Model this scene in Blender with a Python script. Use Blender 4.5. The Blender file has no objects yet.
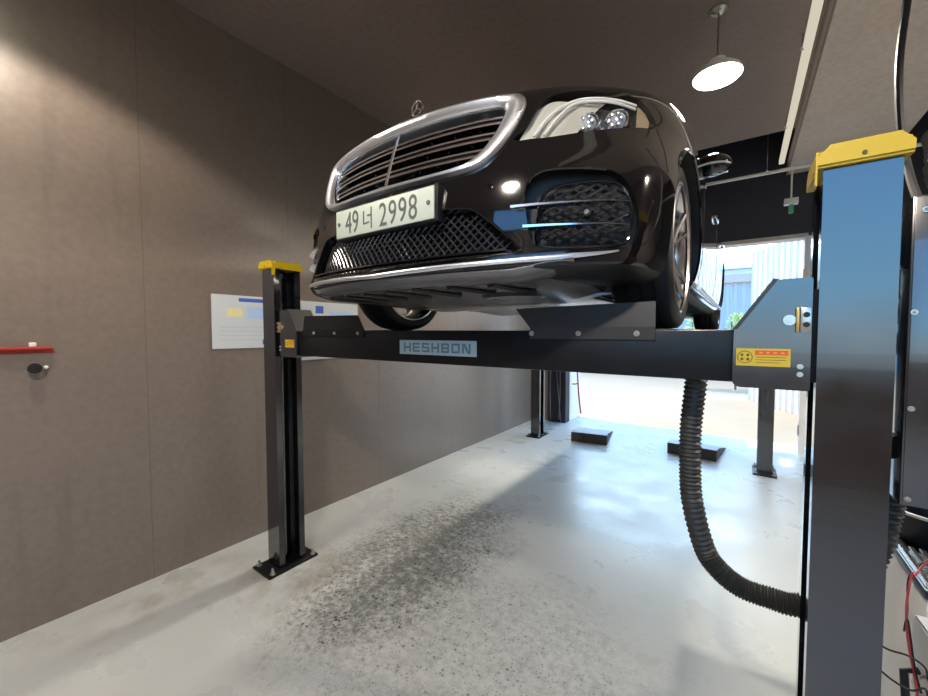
import bpy, bmesh, math, random
from mathutils import Vector, Matrix
random.seed(7)
PI = math.pi
scene = bpy.context.scene
COL = scene.collection

# ------------------------------------------------------------------ materials
def new_mat(name):
    m = bpy.data.materials.new(name); m.use_nodes = True
    nt = m.node_tree
    return m, nt, nt.nodes['Principled BSDF']

def mat(name, col, rough=.5, metal=0., spec=.5, coat=0., noise=0., nscale=8., bump=0., bscale=40., rnoise=0., emit=None):
    m, nt, b = new_mat(name)
    c = (col[0], col[1], col[2], 1)
    b.inputs['Base Color'].default_value = c
    b.inputs['Roughness'].default_value = rough
    b.inputs['Metallic'].default_value = metal
    b.inputs['Specular IOR Level'].default_value = spec
    b.inputs['Coat Weight'].default_value = coat
    b.inputs['Coat Roughness'].default_value = .03
    if emit:
        b.inputs['Emission Color'].default_value = (*emit[0], 1); b.inputs['Emission Strength'].default_value = emit[1]
    if noise or bump or rnoise:
        tc = nt.nodes.new('ShaderNodeTexCoord')
        n = nt.nodes.new('ShaderNodeTexNoise'); n.inputs['Scale'].default_value = nscale; n.inputs['Detail'].default_value = 6
        nt.links.new(tc.outputs['Object'], n.inputs['Vector'])
        if noise:
            mx = nt.nodes.new('ShaderNodeMix'); mx.data_type = 'RGBA'
            mx.inputs[6].default_value = tuple(max(0, v*(1-noise)) for v in col)+(1,)
            mx.inputs[7].default_value = tuple(min(1, v*(1+noise)) for v in col)+(1,)
            nt.links.new(n.outputs['Fac'], mx.inputs[0]); nt.links.new(mx.outputs[2], b.inputs['Base Color'])
        if rnoise:
            mr = nt.nodes.new('ShaderNodeMapRange')
            mr.inputs[1].default_value = .3; mr.inputs[2].default_value = .7
            mr.inputs[3].default_value = max(0, rough-rnoise); mr.inputs[4].default_value = min(1, rough+rnoise)
            nt.links.new(n.outputs['Fac'], mr.inputs[0]); nt.links.new(mr.outputs[0], b.inputs['Roughness'])
        if bump:
            n2 = nt.nodes.new('ShaderNodeTexNoise'); n2.inputs['Scale'].default_value = bscale; n2.inputs['Detail'].default_value = 4
            nt.links.new(tc.outputs['Object'], n2.inputs['Vector'])
            bp = nt.nodes.new('ShaderNodeBump'); bp.inputs['Strength'].default_value = bump; bp.inputs['Distance'].default_value = .01
            nt.links.new(n2.outputs['Fac'], bp.inputs['Height']); nt.links.new(bp.outputs[0], b.inputs['Normal'])
    return m

M = {}
M['paint'] = mat('black_car_paint', (.006, .0055, .0055), .09, 0, .25, .85)
M['cavity'] = mat('black_cavity', (.006, .006, .007), .5)
M['mesh_black'] = mat('intake_mesh_black', (.035, .036, .04), .16, 0, .8, .6)
M['gloss_black'] = mat('gloss_black_plastic', (.006, .006, .007), .08, 0, .5, .5)
M['black_plastic'] = mat('black_plastic', (.012, .012, .013), .38)
M['chrome'] = mat('chrome', (.93, .94, .96), .13, 1.)
M['satin_chrome'] = mat('satin_chrome', (.88, .92, 1.0), .34, 1.)
M['silver'] = mat('alloy_silver', (.62, .62, .62), .25, 1.)
M['steel'] = mat('dull_steel', (.38, .37, .36), .35, 1., noise=.2, nscale=30)
M['tyre'] = mat('tyre_rubber', (.018, .018, .019), .55, bump=.15, bscale=60)
M['undertray'] = mat('undertray_plastic', (.105, .098, .096), .22, noise=.25, nscale=6, bump=.12, bscale=7)
M['under_cover'] = mat('engine_cover_sheen', (.60, .55, .53), .26, .6, noise=.2, nscale=5, bump=.25, bscale=5)  # pinkish pale base stands in for floor light reflected by the underbody
M['plate'] = mat('plate_white', (.52, .57, .49), .45)
M['ink'] = mat('plate_ink', (.10, .11, .10), .5)
M['car_glass'] = mat('dark_glass', (.01, .012, .013), .03, 0, .6, .5)
M['red_lens'] = mat('red_lens', (.35, .01, .01), .1, 0, .5, .5)
M['lamp_lens'] = mat('projector_lens', (.55, .6, .65), .04, .3, .8, 1.)
M['housing'] = mat('lamp_housing_silver', (.72, .70, .62), .30, .35)
M['bezel'] = mat('lamp_bezel_grey', (.10, .095, .11), .3, .3)
M['marker'] = mat('side_marker_amber', (.45, .34, .22), .3, .3)
M['drl'] = mat('light_guide', (.85, .86, .84), .2)
M['post'] = mat('lift_black_paint', (.0045, .005, .006), .17, 0, 1.0, .8, noise=.3, nscale=5, rnoise=.08)
M['beam'] = mat('beam_black_paint', (.0055, .0055, .0065), .42, 0, .3, noise=.35, nscale=10, rnoise=.06)
M['stop'] = mat('stop_dark_grey', (.032, .030, .029), .45, noise=.15, nscale=15)
M['yellow'] = mat('cap_yellow', (.62, .42, .006), .45, noise=.08, nscale=9)
M['brass'] = mat('brass_leaf', (.62, .42, .14), .35, .7)
M['zinc'] = mat('zinc_plated', (.55, .53, .46), .3, .85, noise=.15, nscale=40)
M['label_yellow'] = mat('label_yellow', (.62, .44, .02), .45)
M['label_red'] = mat('label_red', (.70, .09, .02), .5)
M['label_dark'] = mat('label_dark', (.10, .07, .02), .6)
M['name_steel'] = mat('nameplate_steel', (.50, .60, .61), .4, .25)
M['name_letter'] = mat('nameplate_letter', (.16, .24, .27), .45)
M['hose'] = mat('hose_rubber', (.035, .035, .032), .5)
M['white_paint'] = mat('white_paint', (.80, .79, .75), .5, noise=.05)
M['pale_metal'] = mat('pale_trunking', (.90, .86, .76), .5)
M['cream'] = mat('cream_reflected', (.62, .56, .47), .6, noise=.06, nscale=3)
M['rubber_ramp'] = mat('ramp_rubber', (.035, .028, .028), .7, bump=.3, bscale=50)
M['ramp_top'] = mat('ramp_top_steel', (.34, .35, .37), .45, noise=.15, nscale=20)
M['paper'] = mat('poster_paper', (.62, .65, .66), .6)
M['blue_ink'] = mat('poster_blue', (.06, .13, .50), .6)
M['pale_blue'] = mat('poster_pale_blue', (.46, .60, .82), .6)
M['pale_yellow'] = mat('poster_pale_yellow', (.82, .72, .36), .6)
M['grey_ink'] = mat('poster_grey', (.50, .53, .58), .6)
M['red_paint'] = mat('red_paint', (.50, .05, .035), .45, noise=.15, nscale=20)
M['wire_red'] = mat('red_wire', (.35, .02, .03), .4)
M['wire_black'] = mat('black_wire', (.015, .015, .018), .45)
M['cabinet'] = mat('cabinet_black', (.014, .016, .02), .2, 0, 1.0, .8, noise=.3, nscale=4, rnoise=.06)
M['foil'] = mat('foil_duct', (.13, .13, .13), .3, .8, bump=.6, bscale=40)
M['green'] = mat('green_plastic', (.10, .45, .25), .5)
M['leaf'] = mat('leaf_green', (.42, .52, .10), .5, noise=.3, nscale=4)
M['bark'] = mat('bark_brown', (.12, .08, .05), .8)
M['fence'] = mat('fence_white', (.74, .73, .70), .55, noise=.06)
M['picket'] = mat('picket_grey', (.52, .53, .56), .6)
M['beige_rail'] = mat('beige_concrete', (.66, .52, .40), .8, noise=.1)
M['blue_roof'] = mat('blue_roof', (.18, .42, .66), .5)

def emission_mat(name, col, strength):
    m = bpy.data.materials.new(name); m.use_nodes = True
    nt = m.node_tree; nt.nodes.clear()
    e = nt.nodes.new('ShaderNodeEmission'); e.inputs[0].default_value = (*col, 1); e.inputs[1].default_value = strength
    o = nt.nodes.new('ShaderNodeOutputMaterial'); nt.links.new(e.outputs[0], o.inputs[0])
    return m
M['strip_glow'] = emission_mat('strip_light_glow', (1, .90, .72), .42)
M['lamp_glow'] = emission_mat('lamp_diffuser_glow', (1, .90, .70), 14)

def glass_mat():
    m = bpy.data.materials.new('clear_cover'); m.use_nodes = True
    nt = m.node_tree; nt.nodes.clear()
    t = nt.nodes.new('ShaderNodeBsdfTransparent'); t.inputs[0].default_value = (.97, .97, .97, 1)
    g = nt.nodes.new('ShaderNodeBsdfGlossy'); g.inputs['Roughness'].default_value = .03
    lw = nt.nodes.new('ShaderNodeLayerWeight'); lw.inputs[0].default_value = .5
    pw = nt.nodes.new('ShaderNodeMath'); pw.operation = 'POWER'; pw.inputs[1].default_value = 4.; nt.links.new(lw.outputs['Facing'], pw.inputs[0])
    f = nt.nodes.new('ShaderNodeMath'); f.operation = 'MULTIPLY_ADD'; f.inputs[1].default_value = .6; f.inputs[2].default_value = .05; nt.links.new(pw.outputs[0], f.inputs[0])
    mx = nt.nodes.new('ShaderNodeMixShader'); o = nt.nodes.new('ShaderNodeOutputMaterial')
    nt.links.new(f.outputs[0], mx.inputs[0]); nt.links.new(t.outputs[0], mx.inputs[1]); nt.links.new(g.outputs[0], mx.inputs[2])
    nt.links.new(mx.outputs[0], o.inputs[0])
    return m
M['clear'] = glass_mat()

def wall_mat(name, col, seams=True):
    m, nt, b = new_mat(name)
    N = nt.nodes; L = nt.links
    tc = N.new('ShaderNodeTexCoord')
    n1 = N.new('ShaderNodeTexNoise'); n1.inputs['Scale'].default_value = 1.1; n1.inputs['Detail'].default_value = 8
    n2 = N.new('ShaderNodeTexNoise'); n2.inputs['Scale'].default_value = 26; n2.inputs['Detail'].default_value = 5
    L.new(tc.outputs['Object'], n1.inputs['Vector']); L.new(tc.outputs['Object'], n2.inputs['Vector'])
    mx = N.new('ShaderNodeMix'); mx.data_type = 'RGBA'
    mx.inputs[6].default_value = tuple(c*.86 for c in col)+(1,); mx.inputs[7].default_value = tuple(c*1.14 for c in col)+(1,)
    L.new(n1.outputs['Fac'], mx.inputs[0])
    mx2 = N.new('ShaderNodeMix'); mx2.data_type = 'RGBA'; mx2.blend_type = 'MULTIPLY'; mx2.inputs[0].default_value = .35
    L.new(mx.outputs[2], mx2.inputs[6]); L.new(n2.outputs['Fac'], mx2.inputs[7])
    last = mx2.outputs[2]
    if seams:
        # panel joints every metre along the wall and a few dark drips low down
        sx = N.new('ShaderNodeSeparateXYZ'); L.new(tc.outputs['Object'], sx.inputs[0])
        a = N.new('ShaderNodeMath'); a.operation = 'ADD'; a.inputs[1].default_value = 10.13; L.new(sx.outputs['Y'], a.inputs[0])
        fr = N.new('ShaderNodeMath'); fr.operation = 'FRACT'; L.new(a.outputs[0], fr.inputs[0])
        lt = N.new('ShaderNodeMath'); lt.operation = 'LESS_THAN'; lt.inputs[1].default_value = .006; L.new(fr.outputs[0], lt.inputs[0])
        ml = N.new('ShaderNodeMath'); ml.operation = 'MULTIPLY'; ml.inputs[1].default_value = .45; L.new(lt.outputs[0], ml.inputs[0])
        mp = N.new('ShaderNodeMapping'); mp.inputs['Scale'].default_value = (1, 6, .7); L.new(tc.outputs['Object'], mp.inputs[0])
        n3 = N.new('ShaderNodeTexNoise'); n3.inputs['Scale'].default_value = 1.3; n3.inputs['Detail'].default_value = 3; L.new(mp.outputs[0], n3.inputs['Vector'])
        r3 = N.new('ShaderNodeMapRange'); r3.inputs[1].default_value = .60; r3.inputs[2].default_value = .78; r3.inputs[4].default_value = .30; L.new(n3.outputs['Fac'], r3.inputs[0])
        mm = N.new('ShaderNodeMath'); mm.operation = 'MAXIMUM'; L.new(ml.outputs[0], mm.inputs[0]); L.new(r3.outputs[0], mm.inputs[1])
        mx3 = N.new('ShaderNodeMix'); mx3.data_type = 'RGBA'; mx3.inputs[7].default_value = tuple(c*.35 for c in col)+(1,)
        L.new(mm.outputs[0], mx3.inputs[0]); L.new(last, mx3.inputs[6]); last = mx3.outputs[2]
    L.new(last, b.inputs['Base Color'])
    b.inputs['Roughness'].default_value = .35 if seams else .6; b.inputs['Specular IOR Level'].default_value = 1.0 if seams else .35
    bp = N.new('ShaderNodeBump'); bp.inputs['Strength'].default_value = .05; bp.inputs['Distance'].default_value = .01
    L.new(n2.outputs['Fac'], bp.inputs['Height']); L.new(bp.outputs[0], b.inputs['Normal'])
    return m
M['wall_brown'] = wall_mat('brown_panel_wall', (.245, .192, .155))
M['ceil_brown'] = wall_mat('dark_brown_ceiling', (.33, .255, .23), False)
M['navy'] = mat('dark_navy_wall', (.028, .028, .038), .6, noise=.15, nscale=3)
M['soffit'] = wall_mat('tan_soffit', (.88, .74, .62), False)

def floor_mat():
    m, nt, b = new_mat('painted_garage_floor')
    N = nt.nodes; L = nt.links
    tc = N.new('ShaderNodeTexCoord')
    def noise(sc, det=6, rough=.55):
        n = N.new('ShaderNodeTexNoise'); n.inputs['Scale'].default_value = sc; n.inputs['Detail'].default_value = det; n.inputs['Roughness'].default_value = rough
        L.new(tc.outputs['Object'], n.inputs['Vector']); return n.outputs['Fac']
    def rng(v, a, b_, lo=0., hi=1.):
        r = N.new('ShaderNodeMapRange'); r.inputs[1].default_value = a; r.inputs[2].default_value = b_; r.inputs[3].default_value = lo; r.inputs[4].default_value = hi
        L.new(v, r.inputs[0]); return r.outputs[0]
    def math_(op, a, b_=None):
        n = N.new('ShaderNodeMath'); n.operation = op
        for i, v in enumerate((a, b_)):
            if v is None: continue
            if isinstance(v, (int, float)): n.inputs[i].default_value = v
            else: L.new(v, n.inputs[i])
        return n.outputs[0]
    def blob(cx, cy, rx, ry, rot=0):
        mp = N.new('ShaderNodeMapping'); mp.vector_type = 'TEXTURE'
        mp.inputs['Location'].default_value = (cx, cy, 0); mp.inputs['Rotation'].default_value = (0, 0, rot); mp.inputs['Scale'].default_value = (rx, ry, 1000)
        L.new(tc.outputs['Object'], mp.inputs[0])
        g = N.new('ShaderNodeTexGradient'); g.gradient_type = 'SPHERICAL'; L.new(mp.outputs[0], g.inputs[0])
        return g.outputs['Fac']
    base = N.new('ShaderNodeMix'); base.data_type = 'RGBA'
    base.inputs[6].default_value = (.47, .495, .48, 1); base.inputs[7].default_value = (.59, .615, .595, 1)
    L.new(noise(1.3, 8), base.inputs[0])
    # trodden-in dirt under the front of the lift
    b1 = blob(-1.93, 2.15, .72, 1.45, .10); b2 = blob(-1.05, 1.55, 1.15, 1.05); b3 = blob(-2.5, 1.45, .55, .5)
    edge = math_('MULTIPLY', math_('SUBTRACT', noise(3.2, 8, .62), .5), 1.5)
    area = math_('MAXIMUM', rng(math_('ADD', b1, math_('MULTIPLY', edge, .45)), .06, .42), math_('MULTIPLY', rng(math_('ADD', b2, math_('MULTIPLY', edge, .5)), .05, .5), .45))
    grit = rng(noise(24, 10, .78), .43, .62)
    d1 = math_('MULTIPLY', area, grit)
    soft = math_('MULTIPLY', area, rng(noise(5, 9, .7), .40, .72, 0, .50))
    core = math_('MULTIPLY', rng(math_('ADD', b1, math_('MULTIPLY', edge, .6)), .38, .80), rng(noise(13, 10, .8), .40, .60, .0, .9))
    dirt = math_('MINIMUM', math_('ADD', math_('ADD', d1, soft), core), 1.)
    m1 = N.new('ShaderNodeMix'); m1.data_type = 'RGBA'; m1.inputs[7].default_value = (.055, .050, .040, 1)
    L.new(base.outputs[2], m1.inputs[6])
    # gritty black specks trodden into the dirty area
    v2 = N.new('ShaderNodeTexVoronoi'); v2.inputs['Scale'].default_value = 26; L.new(tc.outputs['Object'], v2.inputs['Vector'])
    v3 = N.new('ShaderNodeTexVoronoi'); v3.inputs['Scale'].default_value = 60; L.new(tc.outputs['Object'], v3.inputs['Vector'])
    sk = math_('MAXIMUM', math_('MULTIPLY', rng(v2.outputs['Distance'], .12, .26, 1., 0.), rng(noise(11, 4), .48, .56)), math_('MULTIPLY', rng(v3.outputs['Distance'], .15, .35, 1., 0.), rng(noise(15, 4), .46, .56)))
    area2 = math_('MINIMUM', math_('MAXIMUM', area, math_('MULTIPLY', math_('ADD', b1, b2), .8)), 1.)
    dirt = math_('MINIMUM', math_('ADD', math_('MULTIPLY', dirt, .75), math_('MULTIPLY', sk, math_('MULTIPLY', area2, .9))), 1.)
    L.new(math_('MULTIPLY', dirt, .95), m1.inputs[0])
    # scattered spots everywhere
    v = N.new('ShaderNodeTexVoronoi'); v.inputs['Scale'].default_value = 5.5; L.new(tc.outputs['Object'], v.inputs['Vector'])
    sp = math_('MULTIPLY', rng(v.outputs['Distance'], .015, .065, 1., 0.), rng(noise(3.1, 3), .5, .62))
    m2 = N.new('ShaderNodeMix'); m2.data_type = 'RGBA'; m2.inputs[7].default_value = (.12, .11, .09, 1)
    L.new(math_('MULTIPLY', sp, .55), m2.inputs[0]); L.new(m1.outputs[2], m2.inputs[6])
    # brown rust bloom round the post base and along the wall
    rust = math_('MULTIPLY', math_('MAXIMUM', b3, math_('MULTIPLY', blob(-2.95, .9, .3, .7), .9)), rng(noise(5, 6), .40, .70, 0, 1.0))
    m3 = N.new('ShaderNodeMix'); m3.data_type = 'RGBA'; m3.inputs[7].default_value = (.27, .20, .12, 1)
    L.new(rust, m3.inputs[0]); L.new(m2.outputs[2], m3.inputs[6])
    L.new(m3.outputs[2], b.inputs['Base Color'])
    L.new(math_('ADD', rng(noise(2.2, 5), .3, .7, .22, .40), math_('MULTIPLY', dirt, .35)), b.inputs['Roughness'])
    b.inputs['Specular IOR Level'].default_value = .5
    bp = N.new('ShaderNodeBump'); bp.inputs['Strength'].default_value = .06; bp.inputs['Distance'].default_value = .01
    L.new(noise(18, 4), bp.inputs['Height']); L.new(bp.outputs[0], b.inputs['Normal'])
    return m
M['floor'] = floor_mat()
M['ground'] = mat('sunlit_ground', (.40, .29, .18), .9, noise=.10, nscale=.8, bump=.2, bscale=30)

# ------------------------------------------------------------------ mesh helpers
def B(): return bmesh.new()

def obj(name, bm, material, parent=None, smooth=True, angle=35, loc=None, recalc=True):
    if recalc: bmesh.ops.recalc_face_normals(bm, faces=bm.faces)
    me = bpy.data.meshes.new(name); bm.to_mesh(me); bm.free()
    ms = material if isinstance(material, (list, tuple)) else [material]
    for k in ms: me.materials.append(M[k] if isinstance(k, str) else k)
    o = bpy.data.objects.new(name, me); COL.objects.link(o)
    if smooth:
        me.polygons.foreach_set('use_smooth', [True]*len(me.polygons))
        me.set_sharp_from_angle(angle=math.radians(angle))
    if parent: o.parent = parent
    if loc: o.location = loc
    return o

def tag(o, label, cat, group=None):
    o['label'] = label; o['category'] = cat
    if group: o['group'] = group
    return o
def empty(name, loc, label, cat, group=None):
    o = bpy.data.objects.new(name, None); COL.objects.link(o); o.location = loc; o.empty_display_size = .1
    return tag(o, label, cat, group)
def struct(name, bm, m, **k):
    o = obj(name, bm, m, **k); o['kind'] = 'structure'; return o

def box(bm, x0, x1, y0, y1, z0, z1, bev=0., mi=0):
    vs = [bm.verts.new(p) for p in ((x0,y0,z0),(x1,y0,z0),(x1,y1,z0),(x0,y1,z0),(x0,y0,z1),(x1,y0,z1),(x1,y1,z1),(x0,y1,z1))]
    fs = [bm.faces.new([vs[i] for i in f]) for f in ((3,2,1,0),(4,5,6,7),(0,1,5,4),(1,2,6,5),(2,3,7,6),(3,0,4,7))]
    for f in fs: f.material_index = mi
    if bev:
        es = list({e for f in fs for e in f.edges})
        bmesh.ops.bevel(bm, geom=es, offset=bev, segments=2, affect='EDGES', profile=.5)
    return vs

def prism(bm, poly, a0, a1, axis='y', mi=0, bev=0.):
    """polygon extruded along an axis; y: (x,z) points, x: (y,z) points, z: (x,y) points"""
    def P(p, a):
        return (p[0], a, p[1]) if axis == 'y' else ((a, p[0], p[1]) if axis == 'x' else (p[0], p[1], a))
    v0 = [bm.verts.new(P(p, a0)) for p in poly]; v1 = [bm.verts.new(P(p, a1)) for p in poly]
    n = len(poly); fs = [bm.faces.new(v0), bm.faces.new(v1[::-1])]
    for i in range(n): fs.append(bm.faces.new((v0[i], v1[i], v1[(i+1) % n], v0[(i+1) % n])))
    for f in fs: f.material_index = mi
    if bev:
        bmesh.ops.bevel(bm, geom=list({e for f in fs for e in f.edges}), offset=bev, segments=2, affect='EDGES')

def tube(bm, pts, r, seg=10, cap=True, flat=1., mi=0):
    """round tube along points; r number or function of index"""
    pts = [Vector(p) for p in pts]; n = len(pts); rings = []
    up = None
    for i, p in enumerate(pts):
        d = (pts[min(i+1, n-1)]-pts[max(i-1, 0)])
        if d.length < 1e-9: d = Vector((0, 0, 1))
        d.normalize()
        if up is None:
            up = Vector((0, 0, 1)) if abs(d.z) < .9 else Vector((1, 0, 0))
        a = d.cross(up)
        if a.length < 1e-6: a = d.orthogonal()
        a.normalize(); b = a.cross(d).normalized(); up = b
        rr = r(i) if callable(r) else r
        rings.append([bm.verts.new(p+a*math.cos(t)*rr+b*math.sin(t)*rr*flat) for t in (2*PI*k/seg for k in range(seg))])
    for q, w in zip(rings, rings[1:]):
        for k in range(seg):
            f = bm.faces.new((q[k], q[(k+1) % seg], w[(k+1) % seg], w[k])); f.material_index = mi
    if cap:
        for q in (rings[0][::-1], rings[-1]):
            f = bm.faces.new(q); f.material_index = mi

def lathe(bm, prof, center, axis='z', seg=32, mi=0, sweep=2*PI):
    """prof: list of (radius, height along axis); closed surface of revolution"""
    c = Vector(center); rings = []
    for r, h in prof:
        ring = []
        for k in range(seg):
            t = 2*PI*k/seg; u, v = r*math.cos(t), r*math.sin(t)
            p = {'z': (u, v, h), 'x': (h, u, v), 'y': (u, h, v)}[axis]
            ring.append(bm.verts.new(c+Vector(p)))
        rings.append(ring)
    for q, w in zip(rings, rings[1:]):
        for k in range(seg):
            f = bm.faces.new((q[k], q[(k+1) % seg], w[(k+1) % seg], w[k])); f.material_index = mi
    return rings
def lathe_capped(bm, prof, center, axis='z', seg=32, mi=0):
    rings = lathe(bm, prof, center, axis, seg, mi)
    for q in (rings[0][::-1], rings[-1]):
        f = bm.faces.new(q); f.material_index = mi
def cyl(bm, center, r, h0, h1, axis='z', seg=20, mi=0): lathe_capped(bm, [(r, h0), (r, h1)], center, axis, seg, mi)
def ball(bm, c, r, sx=1, sy=1, sz=1, seg=14, mi=0):
    mtx = Matrix.Translation(c) @ Matrix.Diagonal((r*sx, r*sy, r*sz, 1))
    res = bmesh.ops.create_uvsphere(bm, u_segments=seg, v_segments=max(6, seg//2+2), radius=1, matrix=mtx)
    for v in res['verts']:
        for f in v.link_faces: f.material_index = mi
def grid(bm, rows, mi=0, closed=False):
    vv = [[bm.verts.new(p) for p in row] for row in rows]
    for q, w in zip(vv, vv[1:]):
        n = len(q)
        for k in range(n if closed else n-1):
            f = bm.faces.new((q[k], q[(k+1) % n], w[(k+1) % n], w[k])); f.material_index = mi
    return vv
def hexbolt(bm, c, axis, r=.012, h=.01, sgn=-1, mi=0):
    x, y, z = c
    cyl(bm, c, r*1.45, 0, sgn*h*.25, axis, 16, mi); cyl(bm, c, r, sgn*h*.25, sgn*h, axis, 6, mi)

def text_mesh(name, txt, size, material, parent, loc, rot, extrude=.001, sx=1., align='CENTER', spacing=1.):
    cu = bpy.data.curves.new(name, 'FONT'); cu.body = txt; cu.size = size; cu.extrude = extrude; cu.align_x = align; cu.align_y = 'CENTER'; cu.space_character = spacing
    t = bpy.data.objects.new(name+'_tmp', cu); COL.objects.link(t)
    bpy.context.view_layer.update()
    me = bpy.data.meshes.new_from_object(t.evaluated_get(bpy.context.evaluated_depsgraph_get()))
    bpy.data.objects.remove(t); bpy.data.curves.remove(cu)
    me.name = name; me.materials.clear(); me.materials.append(M[material])
    xs = [v.co.x for v in me.vertices] or [0]; ys = [v.co.y for v in me.vertices] or [0]
    mx, my = (min(xs)+max(xs))/2, (min(ys)+max(ys))/2
    for v in me.vertices: v.co.x = (v.co.x-mx)*sx; v.co.y -= my
    o = bpy.data.objects.new(name, me); COL.objects.link(o)
    o.parent = parent; o.location = loc; o.rotation_euler = rot
    return o

def copy_tree(o, parent=None):
    c = o.copy(); COL.objects.link(c)
    if parent is not None: c.parent = parent
    for ch in list(o.children): copy_tree(ch, c)
    return c

def in_poly(x, y, poly):
    ins = False; n = len(poly); j = n-1
    for i in range(n):
        xi, yi = poly[i]; xj, yj = poly[j]
        if (yi > y) != (yj > y) and x < (xj-xi)*(y-yi)/(yj-yi)+xi: ins = not ins
        j = i
    return ins

# ------------------------------------------------------------------ car skin
def smooth(a, b, v):
    v = min(max((v-a)/(b-a), 0), 1); return v*v*(3-2*v)
def cr(pts, u):
    n = len(pts); i = min(int(u), n-2); f = u-i
    p0 = pts[max(i-1, 0)]; p1 = pts[i]; p2 = pts[i+1]; p3 = pts[min(i+2, n-1)]
    if i == 0: p0 = tuple(2*a-b for a, b in zip(p1, p2))
    if i == n-2: p3 = tuple(2*b-a for a, b in zip(p1, p2))
    return tuple(.5*((2*b)+(-a+c)*f+(2*a-5*b+4*c-d)*f*f+(-a+3*b-3*c+d)*f**3) for a, b, c, d in zip(p0, p1, p2, p3))
PLAN = [(0,0,0),(.2,.011,.0),(.4,.045,.02),(.58,.105,.04),(.73,.19,.06),(.845,.30,.12),(.92,.44,.28),(.967,.62,.5),(.99,.85,.75),(1,1.15,.95),
        (1,1.6,1),(1,2.4,1),(1,3.2,1),(1,3.9,1),(.985,4.4,.9),(.95,4.75,.7),(.87,5.0,.45),(.68,5.13,.15),(.4,5.19,.03),(0,5.215,0)]
ROWS = [(.165,.03,.165,.84,-.10),(.190,-.030,.195,.895,-.04),(.225,-.030,.245,.922,-.01),(.30,-.012,.33,.940,.01),(.40,-.004,.43,.948,.02),(.50,.012,.53,.95,.02),
        (.60,.04,.63,.95,.02),(.70,.072,.72,.948,.01),(.77,.10,.81,.942,-.01),(.815,.135,.885,.926,-.03),(.845,.19,.94,.898,-.07),(.868,.27,.975,.862,-.12)]
ROWS = [(a, b, c, w*.982, e) for a, b, c, w, e in ROWS]
NR = len(ROWS)
PLAN_LOW = [0, .011, .043, .097, .165, .232, .300, .445, .70, 1.05]   # squarer bumper corner lower down
def S(r, t):
    zf, y0, zs, W, yr = cr(ROWS, r); xn, yo, b = cr(PLAN, t)
    b = min(max(b, 0), 1); rear = t > 9
    if not rear:
        k = 1-smooth(4.6, 7.2, r)
        yo += k*(cr([(v,) for v in PLAN_LOW+[PLAN[10][1]]], t)[0]-yo)
    if rear: zf = zf+.06*(zf-.165)/.7
    return (xn*W, yo+(1-b)*(yr if rear else y0), zf*(1-b)+zs*b)
def front(x, z, tmax=9.):
    ax = abs(x); r0, r1 = 0., NR-1.
    def tat(r):
        a, b = 0., tmax
        for _ in range(26):
            m = (a+b)/2
            if S(r, m)[0] < ax: a = m
            else: b = m
        return (a+b)/2
    for _ in range(26):
        m = (r0+r1)/2
        if S(m, tat(m))[2] < z: r0 = m
        else: r1 = m
    r = (r0+r1)/2
    return r, tat(r)
_cache = {}
def SK(x, z, off=0.):
    """point of the front skin at (x, z), moved out along the skin normal by off"""
    key = (round(abs(x), 4), round(z, 4))
    if key not in _cache:
        r, t = front(*key); e = .01
        p = Vector(S(r, t))
        dr = Vector(S(min(r+e, NR-1), t))-Vector(S(max(r-e, 0), t)); dt = Vector(S(r, t+e))-Vector(S(r, max(t-e, 0)))
        n = dt.cross(dr); n.normalize()
        if n.y > 0: n = -n
        _cache[key] = (p, n)
    p, n = _cache[key]; q = p+n*off
    return (q.x if x >= 0 else -q.x, q.y, q.z)

CAR_AT = (-1.117, 1.03, 1.66)
car = empty('car', CAR_AT, 'glossy black luxury sedan raised nose-first on the four-post lift', 'car')

TS = [i*.15 for i in range(61)]+[9+.25*i for i in range(1, 21)]+[14+.2*i for i in range(1, 26)]
RSS = [i*.25 for i in range((NR-1)*4+1)]
def body_pt(r, t): return S(r, t)
bm = B()
rings = []
for r in RSS:
    half = [body_pt(r, t) for t in TS]
    full = half+[(-x, y, z) for x, y, z in half[-2:0:-1]]
    rings.append([bm.verts.new(p) for p in full])
nring = len(rings[0]); nh = len(TS)
for q, w in zip(rings, rings[1:]):
    for k in range(nring): bm.faces.new((q[k], q[(k+1) % nring], w[(k+1) % nring], w[k]))
HC = [(.27,.868),(.32,.888),(.45,.915),(.7,.95),(1.1,.995),(1.5,1.03),(2.2,1.05),(3.6,1.06),(4.5,1.05),(4.8,1.03),(5.0,.985),(5.2,.93)]
def hc(y):
    if y <= HC[0][0]: return HC[0][1]
    for (a, b), (c, d) in zip(HC, HC[1:]):
        if y <= c: return b+(d-b)*(y-a)/(c-a)
    return HC[-1][1]
def lid(ring, zfun, ns=14):
    prev = None
    for i in range(nh):
        a = ring[i]; b = ring[(nring-i) % nring]
        if a is b: row = [a]
        else:
            row = [a]
            for k in range(1, ns):
                s = k/ns; x = a.co.x*(1-2*s); u = abs(1-2*s)
                row.append(bm.verts.new((x, a.co.y, zfun(a.co, u))))
            row.append(b)
        if prev is not None:
            if len(prev) == 1:
                for k in range(len(row)-1): bm.faces.new((prev[0], row[k], row[k+1]))
            elif len(row) == 1:
                for k in range(len(prev)-1): bm.faces.new((row[0], prev[k], prev[k+1]))
            else:
                for k in range(ns): bm.faces.new((prev[k], row[k], row[k+1], prev[k+1]))
        prev = row
lid(rings[-1], lambda c, u: c.z+(max(hc(c.y), c.z)-c.z)*(1-u**3))
lid(rings[0], lambda c, u: c.z)
body = obj('body', bm, ['paint', 'cavity'], car, angle=28)

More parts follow.
